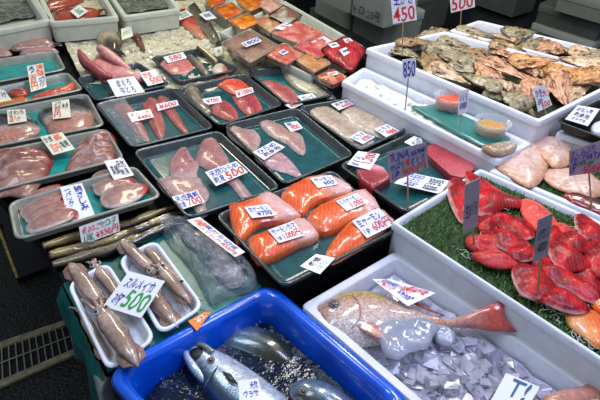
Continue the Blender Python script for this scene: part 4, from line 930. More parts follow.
def put_oysters(lst, grp):
    for i, (x, y, Lp, an, tint, lay, lb) in enumerate(lst):
        o = bpy.data.objects.new('oyster', OM[i % 6]); COL.objects.link(o)
        z = zo + .004 + lay * .016; a = math.radians(an); p0 = P(x - math.cos(a) * Lp / 2, y - math.sin(a) * Lp / 2, z + .015); p1 = P(x + math.cos(a) * Lp / 2, y + math.sin(a) * Lp / 2, z + .015)
        d = p1 - p0; s = d.length / .118; m = (p0 + p1) / 2
        o.location = (m.x, m.y, z); sc = min(s, 1.6); o.scale = (sc, min(sc, 1.1) * (.72 + .08 * (i % 3)), min(sc, 1.0) * .85); o.rotation_euler = (random.uniform(-.2, .2), random.uniform(-.1, .1), math.atan2(d.y, d.x) + (PI if i % 2 else 0))
        o.color = (*lin(tint), 1); info(o, lb, 'oyster', grp)
put_oysters(oys, 'oysters in the front box'); put_oysters(oys_b, 'oysters in the back box')

# right end: dark packs on a foam box
foam_box('foam_box', [(556, 132), (612, 104), (690, 130), (680, 172)], .93, .6, .90, 'white foam box under the black tray at the right edge', wall=.02, rad=.01)
tray('black_tray', [(554, 120), (601, 98), (668, 116), (640, 152)], .975, 'black tray with a paper slip at the right edge', None, M['black'], depth=.03, group='black trays', m=M['black'])
q = [P(578, 105, .979), P(600, 109, .978), P(588, 126, .978), P(565, 119, .979)]
o = card('paper_slip', q, M['card']); info(o, 'white paper slip of blue writing on the black tray at the right edge', 'paper slip'); write(q, [('本日入荷', 'blue_ink', (.1, .62, .8, .85)), ('刺身用', 'black_ink', (.15, .3, .8, .55)), ('おすすめ', 'blue_ink', (.2, .08, .8, .24))], o)
info(slab('wrapped_pack', [(592, 125), (604, 121), (620, 128), (612, 135), (596, 132)], .951, .028, lambda *a: (222, 226, 236), flesh('white_pack', rough=.2, coat=1, var=.1, sss=0), edge=.5, lump=.3), 'white wrapped pack below the paper slip at the right edge', 'pack')

# ================================================================== BACK LEFT
ZK = .835
IB = [(58, 29), (200, -4), (290, 64), (210, 92), (84, 84)]
field('crushed_ice', IB, ZK, .012, M['slush'], 'wide bed of cream coloured crushed ice behind the dark trays', 'ice', sc=26, res=70, chunks=260, csize=(.004, .011), chunk_m=M['slush'])
foam_box('foam_box', [(-30, 36), (-30, -16), (27, -17), (52, 20)], .93, .845, .88, 'grey white foam box of dark meltwater ice in the top left corner', M['foam_warm'], wall=.03)
field('meltwater_ice', [(-24, 27), (-24, -14), (25, -14), (44, 14)], .893, .008, M['slush_dark'], 'dark watery ice in the top left foam box', 'ice', sc=22, res=30)
foam_box('foam_box', [(50, 23), (30, -20), (90, -30), (119, 17)], .93, .845, .87, 'white foam box holding the whole red fish', M['foam_warm'], wall=.022)
field('crushed_ice', [(54, 19), (38, -18), (88, -26), (112, 14)], .885, .008, M['slush'], 'pale ice under the whole red fish', 'ice', sc=24, res=30)
foam_box('foam_box', [(123, 17), (94, -26), (150, -36), (181, 9)], .93, .845, .88, 'white foam box of grey ice right of the red fish box', M['foam_warm'], wall=.022)
field('meltwater_ice', [(127, 13), (100, -22), (148, -32), (174, 6)], .893, .008, M['slush_dark'], 'grey ice in the box right of the red fish box', 'ice', sc=22, res=30)
redfish = lambda t, s, d, top: lerp((176, 80, 54), (158, 100, 62), sm(.3, .8, s))
def wholefish(px, z, th, cf, lb, tail=None, tc=(120, 70, 50), cat='fish', m=None, group=None, eye=None):
    o = slab('whole_fish', px, z, th, cf, m or FLS, edge=.15, lump=.1); info(o, lb, cat, group)
    if tail: slab('tail_fin', tail, z + th * .4, .005, lambda *a: tc, m or FLS, o, edge=.5, smooth_n=2)
    if eye: bulb('eye', P(*eye, z + th * .95), .006, M['eye_black'], o, .5)
    return o
wholefish([(51, 12), (60, 8), (75, 7), (92, 7), (100, 10), (92, 14), (78, 18), (62, 18), (54, 16)], .893, .03, redfish, 'whole red fish in front carrying the small white and green diamond tag', [(98, 9), (108, 9), (109, 11), (100, 12)], eye=(57, 12), group='red fish on ice')
wholefish([(42, 3), (52, -4), (66, -8), (80, -8), (84, -4), (70, 2), (54, 6), (45, 7)], .893, .03, redfish, 'whole red fish behind the tagged one, at the top edge', [(82, -6), (90, -8), (90, -4)], eye=(47, 3), group='red fish on ice')
# pinkish fish in front of the top left box
pf = lambda t, s, d, top: lerp(lerp((176, 140, 140), (196, 158, 150), sm(.2, .8, s)), (196, 130, 90), math.exp(-((s - .55) / .12) ** 2) * .6)
wholefish([(10, 46), (16, 41), (30, 38), (45, 37), (54, 40), (54, 44), (42, 46), (26, 47), (14, 48)], .842, .026, pf, 'pinkish grey fish behind the empty teal tray, backmost of three', [(54, 42), (62, 44), (61, 46), (54, 45)], (70, 50, 50), group='pinkish fish behind the teal tray')
wholefish([(19, 52), (30, 48), (44, 46), (56, 48), (58, 51), (48, 52), (24, 54)], .842, .018, pf, 'pinkish orange fish right behind the rim of the empty teal tray', group='pinkish fish behind the teal tray')
wholefish([(-14, 50), (0, 46), (10, 50), (11, 53), (0, 55), (-14, 55)], .842, .02, pf, 'pinkish fish at the left edge of the picture, cut by the frame', group='pinkish fish behind the teal tray')
# fish on the ice bed
wf = lambda t, s, d, top: lerp(lerp((196, 186, 160), (168, 160, 136), s), (84, 66, 46), sm(.45, .75, t))
wholefish([(96, 33), (102, 29), (111, 28), (119, 31), (122, 38), (120, 45), (115, 50), (110, 47), (104, 41), (97, 37)], ZK + .008, .035, wf, 'rounded fish with white belly and brown back on the ice', [(114, 48), (121, 50), (126, 56), (116, 55), (111, 50)], (48, 40, 34))
wholefish([(121, 25), (124, 19), (129, 19), (134, 23), (139, 31), (143, 40), (145, 49), (139, 45), (134, 38), (131, 31), (128, 24)], ZK + .01, .02, lambda *a: (112, 60, 40), 'narrow reddish brown fish standing out of the ice', None)
wholefish([(173, 14), (178, 9), (186, 8), (195, 17), (202, 27), (205, 35), (198, 36), (188, 28), (180, 22)], ZK + .002, .02, lambda t, s, d, top: lerp((204, 64, 56), (214, 160, 136), sm(.2, .9, t) * .7 + .3 * (1 - d)), 'red fish half buried in the crushed ice', None)
wholefish([(188, 3), (195, 2), (203, 10), (212, 22), (218, 32), (222, 43), (216, 42), (206, 31), (196, 19), (190, 10)], ZK + .006, .034, lambda t, s, d, top: lerp((150, 146, 130), (70, 72, 64), sm(.3, .7, s)), 'long dark silver fish along the edge of the ice bed', [(217, 40), (224, 42), (222, 48), (216, 45)], (70, 66, 56))
# roe box and pack box
ZP = .895
foam_box('foam_box', [(204, 3), (262, -24), (288, 5), (241, 31)], .885, .802, .845, 'foam box of orange roe packs at the top', M['foam_warm'], wall=.014, rad=.008)
PB = [(219, 32), (284, 0), (364, 46), (311, 76)]
foam_box('foam_box', PB, .885, .802, .845, 'long foam box of wrapped packs with red and beige seafood', M['foam_warm'], wall=.014, rad=.008)
def pack(quad, z, c1, c2, label, black=False, film=None, lump=.5, cm=FL, cat='pack', grp='wrapped seafood packs', th=.022):
    mx_, my_ = sum(x for x, y in quad) / 4, sum(y for x, y in quad) / 4; quad = [(mx_ + (x - mx_) * 1.07, my_ + (y - my_) * 1.07) for x, y in quad]
    c = C2(quad, z); dk = mat('pack_tray', (158, 138, 120), .25, var=.1, coat=.6) if not black else M['black']
    o = vessel('seafood_pack', c, [(.008, .012, z - .024), (.002, .014, z - .003), (0, .014, z - .001), (.001, .014, z), (.003, .012, z - .001), (.008, .01, z - .016), (.01, .01, z - .017)], dk); info(o, label, cat, grp)
    cen = (sum(x for x, y in quad) / 4, sum(y for x, y in quad) / 4); f = .95
    px = []
    for i in range(4):
        a, b = quad[i], quad[(i + 1) % 4]
        for t in (.12, .5, .88):
            q = (a[0] + (b[0] - a[0]) * t, a[1] + (b[1] - a[1]) * t); px.append((cen[0] + (q[0] - cen[0]) * f, cen[1] + (q[1] - cen[1]) * f))
    sd = random.uniform(0, 30)
    def cf(t, s, d, top): return lerp(c1, c2, sm(-.25, .25, noise.noise(Vector((t * 5 + sd, s * 5, sd)))))
    slab('contents', px, z - .014, th, cf, cm, o, edge=.5, p=.5, lump=lump, res=18)
    return o
pack([(205, 0), (221, -8), (226, 0), (212, 7)], ZP + .008, (226, 130, 40), (206, 90, 30), 'pack of orange roe at the top left of the roe box', cm=ROE, grp='orange roe packs')
pack([(214, 8), (232, 2), (243, 12), (226, 19)], ZP + .008, (232, 142, 44), (214, 104, 30), 'pack of orange roe in the front left of the roe box', cm=ROE, grp='orange roe packs')
pack([(236, 0), (254, -6), (268, 3), (250, 11)], ZP + .008, (230, 150, 50), (204, 110, 40), 'pack of orange roe at the back of the roe box', cm=ROE, grp='orange roe packs')
pack([(228, 20), (247, 13), (262, 21), (242, 29)], ZP + .008, (236, 160, 48), (216, 116, 30), 'pack of orange roe in the front right corner of the roe box', cm=ROE, grp='orange roe packs')
pack([(256, 4), (268, -3), (284, 5), (270, 12)], ZP + .008, (226, 190, 170), (214, 160, 140), 'pale pink pack at the right end of the roe box')
pack([(269, 15), (284, 5), (302, 15), (287, 24)], ZP + .025, (196, 190, 180), (150, 110, 90), 'black tray of whitish shellfish in the far corner of the pack box', True)
pack([(254, 21), (268, 14), (286, 25), (270, 32)], ZP + .01, (216, 180, 146), (196, 130, 100), 'small beige pack next to the black shellfish tray')
pack([(222, 43), (250, 29), (278, 46), (250, 62)], ZP + .02, (176, 146, 126), (146, 118, 104), 'brownish film wrapped pack under the 1800 tag', lump=.3)
pack([(271, 32), (296, 20), (322, 32), (298, 43)], ZP + .012, (214, 104, 96), (228, 160, 146), 'pinkish red pack with a white label at the back right of the pack box')
pack([(294, 46), (322, 33), (343, 44), (318, 58)], ZP + .018, (206, 70, 80), (226, 140, 136), 'rosy red pack under the oval white label')
pack([(262, 53), (284, 43), (304, 54), (286, 64)], ZP + .012, (222, 150, 126), (206, 100, 84), 'pinkish orange pack with a small blue tag')
pack([(295, 59), (312, 52), (331, 63), (314, 72)], ZP + .01, (214, 170, 126), (206, 140, 90), 'beige orange pack behind the flat pale fish')
pack([(322, 49), (345, 36), (366, 49), (352, 70)], ZP + .028, (170, 24, 40), (206, 60, 72), 'black tray of deep red meat chunks with three small labels', True, th=.03)
pack([(317, 76), (333, 69), (347, 77), (333, 84)], ZP + .012, (206, 70, 44), (222, 170, 140), 'small pack of red and orange pieces next to the white ice box')

# dark foam boxes far behind
def farbox(cx, cy, zb, e, m, label, yaw=.6, grp='stacked boxes behind the stall', lid=True, lines=None):
    b = P(cx, cy, zb); R = Matrix.Rotation(yaw, 3, 'Z')
    c2 = [Vector((b.x, b.y)) + Vector((R @ Vector((sx * e[0] / 2, sy * e[1] / 2, 0)))[:2]) for sx, sy in ((-1, -1), (1, -1), (1, 1), (-1, 1))]
    o = vessel('storage_box', c2, [(.01, .02, zb + .001), (.004, .02, zb + e[2] - .07), (0, .02, zb + e[2] - .068), (0, .02, zb + e[2] - .006), (.006, .02, zb + e[2])] + ([] if lid else [(.03, .02, zb + e[2]), (.034, .02, zb + e[2] - .05)]), m); info(o, label, 'box', grp)
    if lines:
        z0, z1 = zb + .02, zb + e[2] - .01
        for i, j in ((0, 1), (1, 2), (2, 3), (3, 0)):
            a, b_ = c2[i], c2[j]; md = (a + b_) / 2; nn = Vector((b_.y - a.y, a.x - b_.x)).normalized()
            if nn.dot(Vector((CAM.x, CAM.y)) - md) > .8 * (Vector((CAM.x, CAM.y)) - md).length * .78 or (nn.dot(Vector((CAM.x, CAM.y)) - md) > 0 and (b_ - a).length > .4 and lines[0] == 'long'):
                q = [Vector((a.x, a.y, z1)), Vector((b_.x, b_.y, z1)), Vector((b_.x, b_.y, z0)), Vector((a.x, a.y, z0))]; write(q, lines[1], o, .002); break
    return o
bc = prism('back_counter', [(296, -24), (324, 0), (390, 52), (470, 24), (540, 28), (620, 62), (760, 70), (620, -40), (400, -50)], .5, 0, M['black']); info(bc, 'low black counter carrying the boxes behind the stall', 'counter')
def wallbox(pts, zb, hgt, depth, m, label, lines=None, lid_over=.0):
    """box whose long side runs between two traced base points, extending away from the viewer"""
    a, b = P(*pts[0], zb), P(*pts[1], zb); d = (b - a).normalized(); n = Vector((d.y, -d.x, 0))
    if n.dot(CAM - a) > 0: n = -n
    c2 = [Vector(v[:2]) for v in (a, b, b + n * depth, a + n * depth)]
    o = vessel('storage_box', c2, [(.006, .015, zb + .001), (.004, .015, zb + hgt - .05), (0, .015, zb + hgt - .048), (0, .015, zb + hgt - .005), (.005, .015, zb + hgt)], m); info(o, label, 'box', 'stacked boxes behind the stall')
    if lines: write([Vector((*c2[0], zb + hgt - .05)), Vector((*c2[1], zb + hgt - .05)), Vector((*c2[1], zb)), Vector((*c2[0], zb))], lines, o, .003)
    return o
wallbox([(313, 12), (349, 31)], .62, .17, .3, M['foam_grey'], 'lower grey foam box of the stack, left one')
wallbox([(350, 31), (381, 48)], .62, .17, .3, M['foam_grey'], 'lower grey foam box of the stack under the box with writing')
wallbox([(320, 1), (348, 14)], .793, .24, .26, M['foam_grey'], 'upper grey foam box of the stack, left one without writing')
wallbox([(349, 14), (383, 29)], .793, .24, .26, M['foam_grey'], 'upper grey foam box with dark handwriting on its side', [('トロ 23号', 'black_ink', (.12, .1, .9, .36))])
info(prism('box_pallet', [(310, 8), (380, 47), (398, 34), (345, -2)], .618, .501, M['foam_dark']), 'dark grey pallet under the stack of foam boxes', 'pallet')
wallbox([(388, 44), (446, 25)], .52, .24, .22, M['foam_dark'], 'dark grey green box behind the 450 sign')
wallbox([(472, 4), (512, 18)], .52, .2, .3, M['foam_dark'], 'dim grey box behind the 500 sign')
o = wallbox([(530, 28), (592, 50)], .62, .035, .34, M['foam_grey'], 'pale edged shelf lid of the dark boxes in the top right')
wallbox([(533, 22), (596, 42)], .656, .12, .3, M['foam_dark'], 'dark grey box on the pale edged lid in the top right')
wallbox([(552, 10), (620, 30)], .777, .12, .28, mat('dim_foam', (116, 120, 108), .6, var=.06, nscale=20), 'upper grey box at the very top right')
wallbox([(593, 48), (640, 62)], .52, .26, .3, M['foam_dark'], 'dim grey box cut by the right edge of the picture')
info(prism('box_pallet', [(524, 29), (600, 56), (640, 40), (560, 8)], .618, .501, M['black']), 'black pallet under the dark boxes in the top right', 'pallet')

# ================================================================== PRICE TAGS
T = pricetag
zt = ZF + .02
T([(125, 82), (139, 75), (146, 91), (107, 97)][0:0] or [(107, 80), (134, 76), (145, 92), (116, 97)], .862, .868, [('まぐろ', 'purple_ink', (.25, .5, .75, .9)), ('中とろ', 'purple_ink', (.25, .08, .75, .46))], 'large pale tag with purple writing in front of the folded dark pink cut')
T([(139, 73), (155, 69), (164, 82), (148, 86)], .862, .866, [('かま', 'orange_ink', (.12, .52, .6, .92)), ('500', 'orange_ink', (.3, .06, .95, .48))], 'small tag with orange writing at the right rim of the folded cut tray')
T([(163, 57), (183, 52), (187, 58), (168, 63)], ZF + .018, ZF + .022, [('580', 'red_ink', (.2, .15, .8, .85))], 'pale pink tag lying on the round pink cut')
T([(127, 113), (150, 109), (154, 117), (132, 122)], ZF + .014, ZF + .026, [('メカジキ', 'red_ink', (.08, .5, .92, .92)), ('¥480', 'red_ink', (.3, .08, .9, .45))], 'small tag on the two left narrow pink fillets')
T([(156, 104), (177, 100), (179, 105), (158, 111)], ZF + .014, ZF + .026, [('¥600', 'red_ink', (.1, .15, .9, .85))], 'small tag on the rightmost narrow pink fillet')
T([(202, 99), (220, 96), (222, 102), (206, 105)], ZF + .016, ZF + .024, [('¥700', 'red_ink', (.15, .2, .85, .8))], 'small tag on the dark pink cut in the red meat tray')
T([(235, 91), (252, 87), (254, 92), (237, 98)], ZF + .016, ZF + .024, [('¥1000', 'red_ink', (.08, .15, .92, .85))], 'small tag between the orange red cut and the pink cut')
T([(253, 152), (273, 141), (285, 147), (264, 160)], ZF + .018, ZF + .024, [('ひらめ', 'blue_ink', (.1, .5, .9, .92)), ('刺身用', 'black_ink', (.15, .08, .85, .46))], 'white tag with blue writing over the pale pink fillet')
T([(284, 123), (297, 121), (303, 128), (291, 132)], ZF + .016, ZF + .022, [('900', 'red_ink', (.2, .1, .85, .6)), ('鯛', 'blue_ink', (.1, .6, .45, .95))], 'small white tag on the narrow pale fillet')
T([(172, 197), (197, 190), (205, 202), (180, 210)], ZF + .018, ZF + .024, [('天然真鯛', 'blue_ink', (.06, .55, .94, .95)), ('切身', 'blue_ink', (.04, .08, .32, .5)), ('700', 'red_ink', (.38, .05, .95, .55))], 'white tag reading 700 in red')
T([(205, 172), (236, 161), (248, 172), (216, 186)], ZF + .018, ZF + .026, [('天然ひらめ', 'blue_ink', (.06, .55, .94, .95)), ('刺身', 'blue_ink', (.05, .08, .36, .5)), ('500', 'red_ink', (.42, .05, .97, .55))], 'white tag reading 500 in red')
T([(244, 207), (267, 204), (277, 215), (252, 218)], ZF + .033, ZF + .037, [('生サーモン', 'blue_ink', (.1, .52, .9, .9)), ('¥700', 'blue_ink', (.3, .1, .9, .48))], 'white tag on the left salmon block')
T([(268, 230), (293, 221), (305, 235), (279, 243)], ZF + .033, ZF + .038, [('サーモンカマ', 'blue_ink', (.05, .55, .95, .93)), ('1p', 'blue_ink', (.05, .1, .22, .45)), ('1,000円', 'red_ink', (.28, .05, .95, .52))], 'white tag reading 1,000 yen on the front left salmon block')
T([(310, 178), (331, 175), (338, 184), (318, 188)], ZF + .033, ZF + .037, [('サーモン', 'blue_ink', (.1, .52, .9, .9)), ('900', 'blue_ink', (.4, .1, .9, .48))], 'white tag on the back salmon block')
T([(336, 201), (357, 193), (366, 203), (347, 211)], ZF + .033, ZF + .037, [('とろサーモン', 'blue_ink', (.06, .55, .94, .92)), ('1.000', 'red_ink', (.35, .06, .95, .5))], 'white tag reading 1.000 on the middle salmon block')
T([(352, 221), (379, 208), (395, 224), (367, 238)], ZF + .031, ZF + .037, [('生サーモン', 'blue_ink', (.06, .55, .85, .93)), ('1p', 'blue_ink', (.06, .1, .25, .45)), ('600円', 'red_ink', (.36, .06, .97, .54))], 'white tag reading 600 yen on the long salmon piece')
T([(300, 266), (316, 254), (335, 258), (320, 274)], .862, .866, [('養殖', 'black_ink', (.2, .5, .8, .85)), ('ノルウェー', 'black_ink', (.15, .12, .85, .42))], 'plain white slip with small writing on the front rim of the salmon tray')
T([(347, 164), (358, 151), (380, 154), (370, 170)], ZF + .034, ZF + .04, [('まぐろ', 'blue_ink', (.05, .55, .6, .9)), ('1,200', 'red_ink', (.3, .06, .98, .56))], 'white tag reading 1,200 in red on the short tuna block')
T([(394, 183), (408, 172), (450, 181), (440, 194)], ZF + .012, ZF + .03, [('本まぐろ 赤身', 'blue_ink', (.06, .55, .94, .9)), ('解凍 台湾産', 'black_ink', (.08, .1, .9, .46))], 'wide white tag in front of the long tuna block behind the tuna sign')
T([(404, 142), (414, 136), (431, 142), (421, 150)], ZF + .012, ZF + .03, [('中トロ', 'black_ink', (.15, .2, .85, .8))], 'small white tag at the back of the tuna tray')
T([(285, 105), (298, 101), (303, 104), (292, 109)], ZF + .012, ZF + .02, [('¥850', 'red_ink', (.15, .15, .85, .85))], 'tag at the front end of the split pink fish')
T([(297, 96), (312, 93), (318, 98), (303, 102)], ZF + .012, ZF + .02, [('カレイ', 'black_ink', (.15, .2, .85, .8))], 'tag on the flat pale grey fish')
T([(331, 104), (346, 99), (354, 104), (339, 110)], ZF + .016, ZF + .022, [('舌平目', 'black_ink', (.1, .5, .9, .9)), ('¥600', 'red_ink', (.3, .05, .9, .46))], 'tag at the back ends of the two long pale fillets')
T([(349, 137), (360, 131), (375, 137), (363, 144)], ZF + .016, ZF + .022, [('ヒラメ', 'blue_ink', (.1, .5, .9, .9)), ('¥700', 'red_ink', (.3, .05, .9, .46))], 'tag on the front end of the left long pale fillet')
T([(374, 129), (387, 124), (400, 131), (386, 137)], ZF + .016, ZF + .022, [('ヒラメ', 'blue_ink', (.1, .5, .9, .9)), ('¥800', 'red_ink', (.3, .05, .9, .46))], 'tag on the front end of the right long pale fillet')
# left trays
T([(27, 66), (43, 63), (47, 87), (31, 92)], ZF + .014, ZF + .075, [('塩\n紅\n鮭', 'orange_ink', (.52, .52, .95, .97)), ('切\nり', 'blue_ink', (.55, .06, .92, .46)), ('う', 'blue_ink', (.08, .7, .4, .95)), ('百\n円', 'orange_ink', (.06, .06, .48, .6))], 'upright tag with orange and blue writing on the orange fish tray', 'card_warm')
T([(-8, 88), (4, 90), (12, 100), (-8, 104)], ZF + .02, ZF + .03, [('さけ', 'blue_ink', (.3, .3, .9, .8))], 'tag on the orange fish tray cut by the left edge of the picture', 'card_warm')
T([(7, 110), (25, 109), (27, 121), (8, 124)], ZF + .03, ZF + .036, [('さわら', 'black_ink', (.08, .6, .9, .92)), ('百八十', 'red_ink', (.1, .08, .7, .54))], 'tag with red writing on the left fish half', 'card_warm')
T([(52, 102), (69, 99), (71, 117), (53, 119)], ZF + .032, ZF + .038, [('ぶり', 'black_ink', (.1, .7, .5, .95)), ('百\n円', 'red_ink', (.08, .06, .46, .66)), ('半身', 'black_ink', (.55, .5, .92, .8))], 'tag with red writing on the dark skinned fish half', 'card_warm')
T([(40, 137), (62, 132), (75, 149), (53, 155)], ZF + .024, ZF + .04, [('かま', 'black_ink', (.05, .62, .42, .92)), ('鯛', 'orange_ink', (.5, .62, .8, .95)), ('百円', 'orange_ink', (.1, .08, .5, .5)), ('塩焼', 'black_ink', (.55, .2, .92, .55))], 'tag with orange writing leaning between the two fish collars', 'card_warm')
T([(60, 187), (82, 183), (95, 215), (70, 223)], ZF + .012, ZF + .034, [('鯛\nさ\nし\nみ', 'blue_ink', (.55, .2, .9, .95)), ('一\nパ\nッ\nク', 'blue_ink', (.12, .4, .4, .9)), ('○', 'red_ink', (.1, .05, .42, .28))], 'tall tag with blue columns and a red circle beside the left fan of slices')
T([(104, 161), (123, 158), (134, 175), (114, 180)], ZF + .02, ZF + .036, [('天然', 'black_ink', (.5, .5, .9, .9)), ('真鯛', 'black_ink', (.1, .2, .5, .7)), ('刺身', 'black_ink', (.5, .1, .9, .45))], 'tag with dark writing at the back of the right fan of slices')
T([(79, 227), (118, 214), (120, 231), (82, 245)], ZC + .022, ZC + .062, [('焼 あなご', 'red_ink', (.06, .52, .5, .92)), ('セロ子', 'green_ink', (.5, .54, .94, .94)), ('1尾', 'green_ink', (.06, .08, .32, .48)), ('¥550円', 'red_ink', (.38, .06, .96, .48))], 'white sign with red and green writing standing on the brown eels')
T([(129, 271), (165, 281), (141, 318), (103, 306)], .846, .872, [('スルメイカ', 'blue_ink', (.12, .6, .85, .88)), ('2杯', 'blue_ink', (.1, .12, .32, .42)), ('500', 'green_ink', (.36, .1, .95, .58))], 'white plastic tag reading 500 in green over the squid trays')
T([(187, 220), (200, 217), (245, 252), (236, 258)][0:0] or [(200, 217), (245, 252), (235, 257), (187, 220)], .868, .868, [('真だら切身', 'blue_ink', (.22, .5, .9, .9)), ('特価', 'orange_ink', (.05, .2, .22, .9)), ('1パック400円', 'orange_ink', (.25, .08, .95, .46))], 'long narrow white sign with orange and blue writing by the clear bag')
T([(188, 321), (204, 312), (211, 312), (197, 331)], ZB + .006, ZB + .008, [('¥2', 'white_ink', (.25, .2, .75, .8))], 'orange tag stuck on the rim of the blue bin', 'orange_card')
T([(238, 381), (258, 378), (265, 404), (240, 406)], ZW + .062, ZW + .064, [('天然', 'blue_ink', (.55, .62, .9, .9)), ('ワラサ', 'blue_ink', (.2, .3, .85, .55))], 'pale tag on the side of the large silver fish in the blue bin')
# snapper box
T([(372, 279), (390, 279), (436, 293), (408, 306)], zb + .046, zb + .062, [('天然', 'red_ink', (.1, .55, .36, .95)), ('真鯛', 'blue_ink', (.4, .6, .7, .98)), ('1尾', 'blue_ink', (.16, .1, .4, .45)), ('大特価', 'red_ink', (.42, .28, .76, .6)), ('2580', 'red_ink', (.66, .1, .96, .5))], 'white tag with red and blue writing on the back of the sea bream')
T([(506, 373), (540, 387), (524, 414), (490, 402)], ZS - .012, ZS + .0, [('T!', 'teal_ink', (.25, .35, .8, .95))], 'white tag with bold teal letters lying on the ice at the bottom')
# back
T([(241, 43), (257, 37), (262, 41), (246, 47)], ZP + .04, ZP + .042, [('1800', 'blue_ink', (.06, .15, .94, .85))], 'white tag reading 1800 in blue on the brownish pack')
T([(274, 28), (285, 22), (293, 25), (282, 30)], ZP + .02, ZP + .024, [('生', 'red_ink', (.35, .2, .65, .8))], 'white label on the pinkish red pack at the back')
T([(311, 42), (324, 36), (332, 41), (319, 46)], ZP + .025, ZP + .026, [('たこ', 'blue_ink', (.25, .3, .75, .8))], 'oval looking white label on the rosy red pack')
T([(278, 52), (284, 49), (289, 52), (283, 55)], ZP + .022, ZP + .024, [('380', 'blue_ink', (.1, .2, .9, .8))], 'small blue and white tag on the pinkish orange pack')
for q, lb in (([(328, 44), (336, 42), (340, 46), (332, 48)], 'left one of three small labels on the deep red meat chunks'), ([(343, 39), (350, 38), (353, 41), (346, 43)], 'back one of three small labels on the deep red meat chunks'), ([(339, 50), (346, 47), (351, 52), (344, 56)], 'front one of three small labels on the deep red meat chunks')):
    T(q, ZP + .042, ZP + .044, [('480', 'black_ink', (.2, .3, .8, .7))], lb)
T([(70, 11), (79, 5), (88, 11), (78, 18)], .928, .93, [('活〆', 'green_ink', (.25, .5, .75, .85)), ('380', 'green_ink', (.25, .15, .75, .48))], 'small diamond tag with green writing on the whole red fish')
T([(121, 29), (131, 25), (133, 36), (122, 40)], ZK + .03, ZK + .05, [('かれい', 'green_ink', (.15, .3, .85, .7))], 'faint green tag in front of the narrow reddish brown fish', 'card_warm')
T([(175, 15), (186, 10), (193, 15), (180, 20)], ZK + .028, ZK + .034, [('金目', 'green_ink', (.2, .5, .8, .9)), ('600', 'green_ink', (.2, .1, .8, .46))], 'white tag with green writing on the half buried red fish')
T([(199, 14), (209, 11), (217, 18), (206, 20)], ZK + .045, ZK + .048, [('¥500', 'blue_ink', (.2, .3, .8, .8))], 'grey looking tag on the long dark silver fish')
T([(214, 48), (222, 46), (223, 54), (216, 57)], ZK + .02, ZK + .026, [('氷', 'green_ink', (.3, .3, .7, .7))], 'small pale tag on the ice next to the brownish pack', 'card_warm')
T([(327, 73), (336, 71), (339, 74), (330, 76)], ZP + .022, ZP + .024, [('380', 'red_ink', (.2, .3, .8, .7))], 'tiny white label on the pack of red and orange pieces')
# stake signs
S = stakesign
S((402, 56), ZO - .02, [(390, -9), (414, -10), (417, 20), (393, 24)], [('450', 'red_ink', (.06, .04, .94, .5)), ('生かき', 'blue_ink', (.1, .58, .9, .92))], 'white sign reading 450 in red on a stick in the oysters')
S((460, 30), ZO - .02, [(449, -12), (474, -14), (475, 7), (451, 13)], [('500', 'red_ink', (.06, .06, .94, .6)), ('かき', 'blue_ink', (.2, .64, .8, .95))], 'white sign reading 500 in red at the back box of oysters')
S((405, 111), zi + .012, [(402, 60), (416, 58), (416, 77), (403, 80)], [('850', 'blue_ink', (.06, .1, .94, .9))], 'white sign reading 850 in blue on a stick in the crushed ice')
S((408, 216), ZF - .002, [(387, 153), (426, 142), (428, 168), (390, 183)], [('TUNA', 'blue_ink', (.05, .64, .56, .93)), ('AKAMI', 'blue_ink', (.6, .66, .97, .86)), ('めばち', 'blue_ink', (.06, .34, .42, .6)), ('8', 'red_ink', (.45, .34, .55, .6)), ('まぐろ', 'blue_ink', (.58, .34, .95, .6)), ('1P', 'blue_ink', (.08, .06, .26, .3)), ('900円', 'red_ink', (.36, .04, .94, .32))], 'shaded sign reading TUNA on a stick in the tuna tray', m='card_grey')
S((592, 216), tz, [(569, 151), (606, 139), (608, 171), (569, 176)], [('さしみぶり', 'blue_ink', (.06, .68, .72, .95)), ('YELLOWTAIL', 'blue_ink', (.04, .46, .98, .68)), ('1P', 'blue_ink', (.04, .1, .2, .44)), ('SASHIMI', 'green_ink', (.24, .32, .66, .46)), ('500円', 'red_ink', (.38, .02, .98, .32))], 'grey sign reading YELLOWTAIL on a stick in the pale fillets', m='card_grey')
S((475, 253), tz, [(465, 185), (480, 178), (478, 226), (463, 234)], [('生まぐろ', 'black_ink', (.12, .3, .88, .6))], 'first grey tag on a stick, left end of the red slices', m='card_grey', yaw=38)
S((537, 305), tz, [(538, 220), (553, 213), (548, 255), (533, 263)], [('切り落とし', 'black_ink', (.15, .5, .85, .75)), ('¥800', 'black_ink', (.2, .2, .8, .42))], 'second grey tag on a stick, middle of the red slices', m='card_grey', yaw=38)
S((552, 141), ZI - .03, [(533, 88), (545, 85), (552, 105), (538, 112)], [('かき', 'blue_ink', (.1, .55, .6, .9)), ('大', 'red_ink', (.6, .5, .9, .8)), ('3P', 'blue_ink', (.1, .25, .5, .5)), ('500', 'red_ink', (.35, .04, .95, .3))], 'small blue tinted sign in front of the oysters at the right', sw=.0015)
S((459, 133), zi + .02, [(459, 91), (469, 89), (468, 112), (458, 115)], [('いくら', 'blue_ink', (.15, .55, .85, .85)), ('¥980', 'blue_ink', (.15, .2, .85, .5))], 'small pale violet tag in front of the orange roe cup', sw=.001)

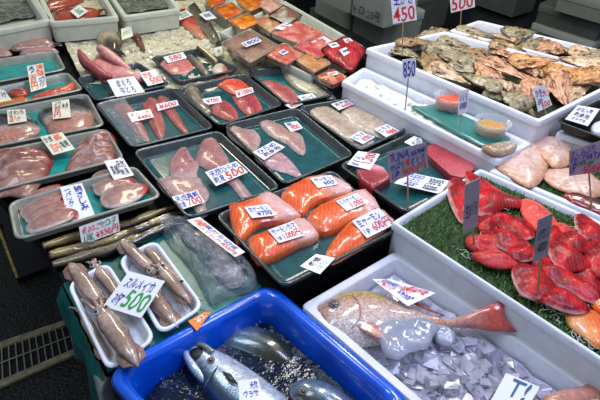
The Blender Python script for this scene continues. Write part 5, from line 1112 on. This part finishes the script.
# film on the narrow fillets tray (left part)
vs, fs = [], []
for i in range(15):
    for j in range(15):
        u, v = i / 14, j / 14
        a = P(97, 104, ZT + .002).lerp(P(124, 97, ZT + .002), u); b = P(131, 146, ZT + .002).lerp(P(150, 141, ZT + .002), u); q = a.lerp(b, v)
        vs.append(q + Vector((0, 0, .006 * noise.noise(Vector((u * 3, v * 2.4, 4))) + .002)))
for i in range(14):
    for j in range(14): fs.append((i * 15 + j, i * 15 + j + 1, i * 15 + 16 + j, i * 15 + 15 + j))
info(mk('cling_film', vs, fs, M['film']), 'shiny clear film stretched over the left part of the narrow fillet tray', 'film')

# ================================================================== LIGHT
w = bpy.data.worlds.new('world'); SC.world = w; w.use_nodes = True
bg = w.node_tree.nodes['Background']; bg.inputs[0].default_value = (.66, .75, .92, 1); bg.inputs[1].default_value = .42
def area(loc, size, power, col, tgt=None, sy=None):
    l = bpy.data.lights.new('lamp', 'AREA'); l.shape = 'RECTANGLE'; l.size = size; l.size_y = sy or size; l.energy = power; l.color = col
    o = bpy.data.objects.new('lamp', l); COL.objects.link(o); o.location = loc
    d = (Vector(tgt) if tgt else Vector((loc[0], loc[1], 0))) - Vector(loc); o.rotation_euler = d.to_track_quat('-Z', 'Y').to_euler(); return o
area((-.9, 3.0, 2.7), .25, 24, (1, .9, .66), (-.5, 2.3, .8), 1.2)
area((.3, 2.1, 2.6), .2, 17, (1, .96, .88), (.1, 1.7, .8), .9)
area((1.2, 2.3, 2.5), .3, 16, (1, .93, .85), (.9, 2.1, .9), .8)
area((.7, .9, 2.5), .35, 22, (.56, .62, 1), (.5, 1.1, .8), 1.0)
area((-.7, .9, 2.5), .3, 9, (.80, .92, 1), (-.4, 1.3, .8), .8)
SC.view_settings.view_transform = 'Standard'
SC.view_settings.look = 'None'
SC.view_settings.exposure = -0.2
bw = [P(*q, ZC) for q in [(124, 374), (190, 346), (285, 300), (404, 238), (484, 182), (420, 122)]] + [P(*q, .5) for q in [(402, 66), (470, 40), (540, 46), (620, 82), (740, 96)]] + [P(*q, .42) for q in [(740, 300), (560, 560), (200, 560)]]
side = prism('lower_bench', [W2px(Vector((v.x, v.y, .42))) for v in bw], .42, 0, MATS['counter_dark']); info(side, 'low dark bench under the blue bin and the white boxes', 'bench')
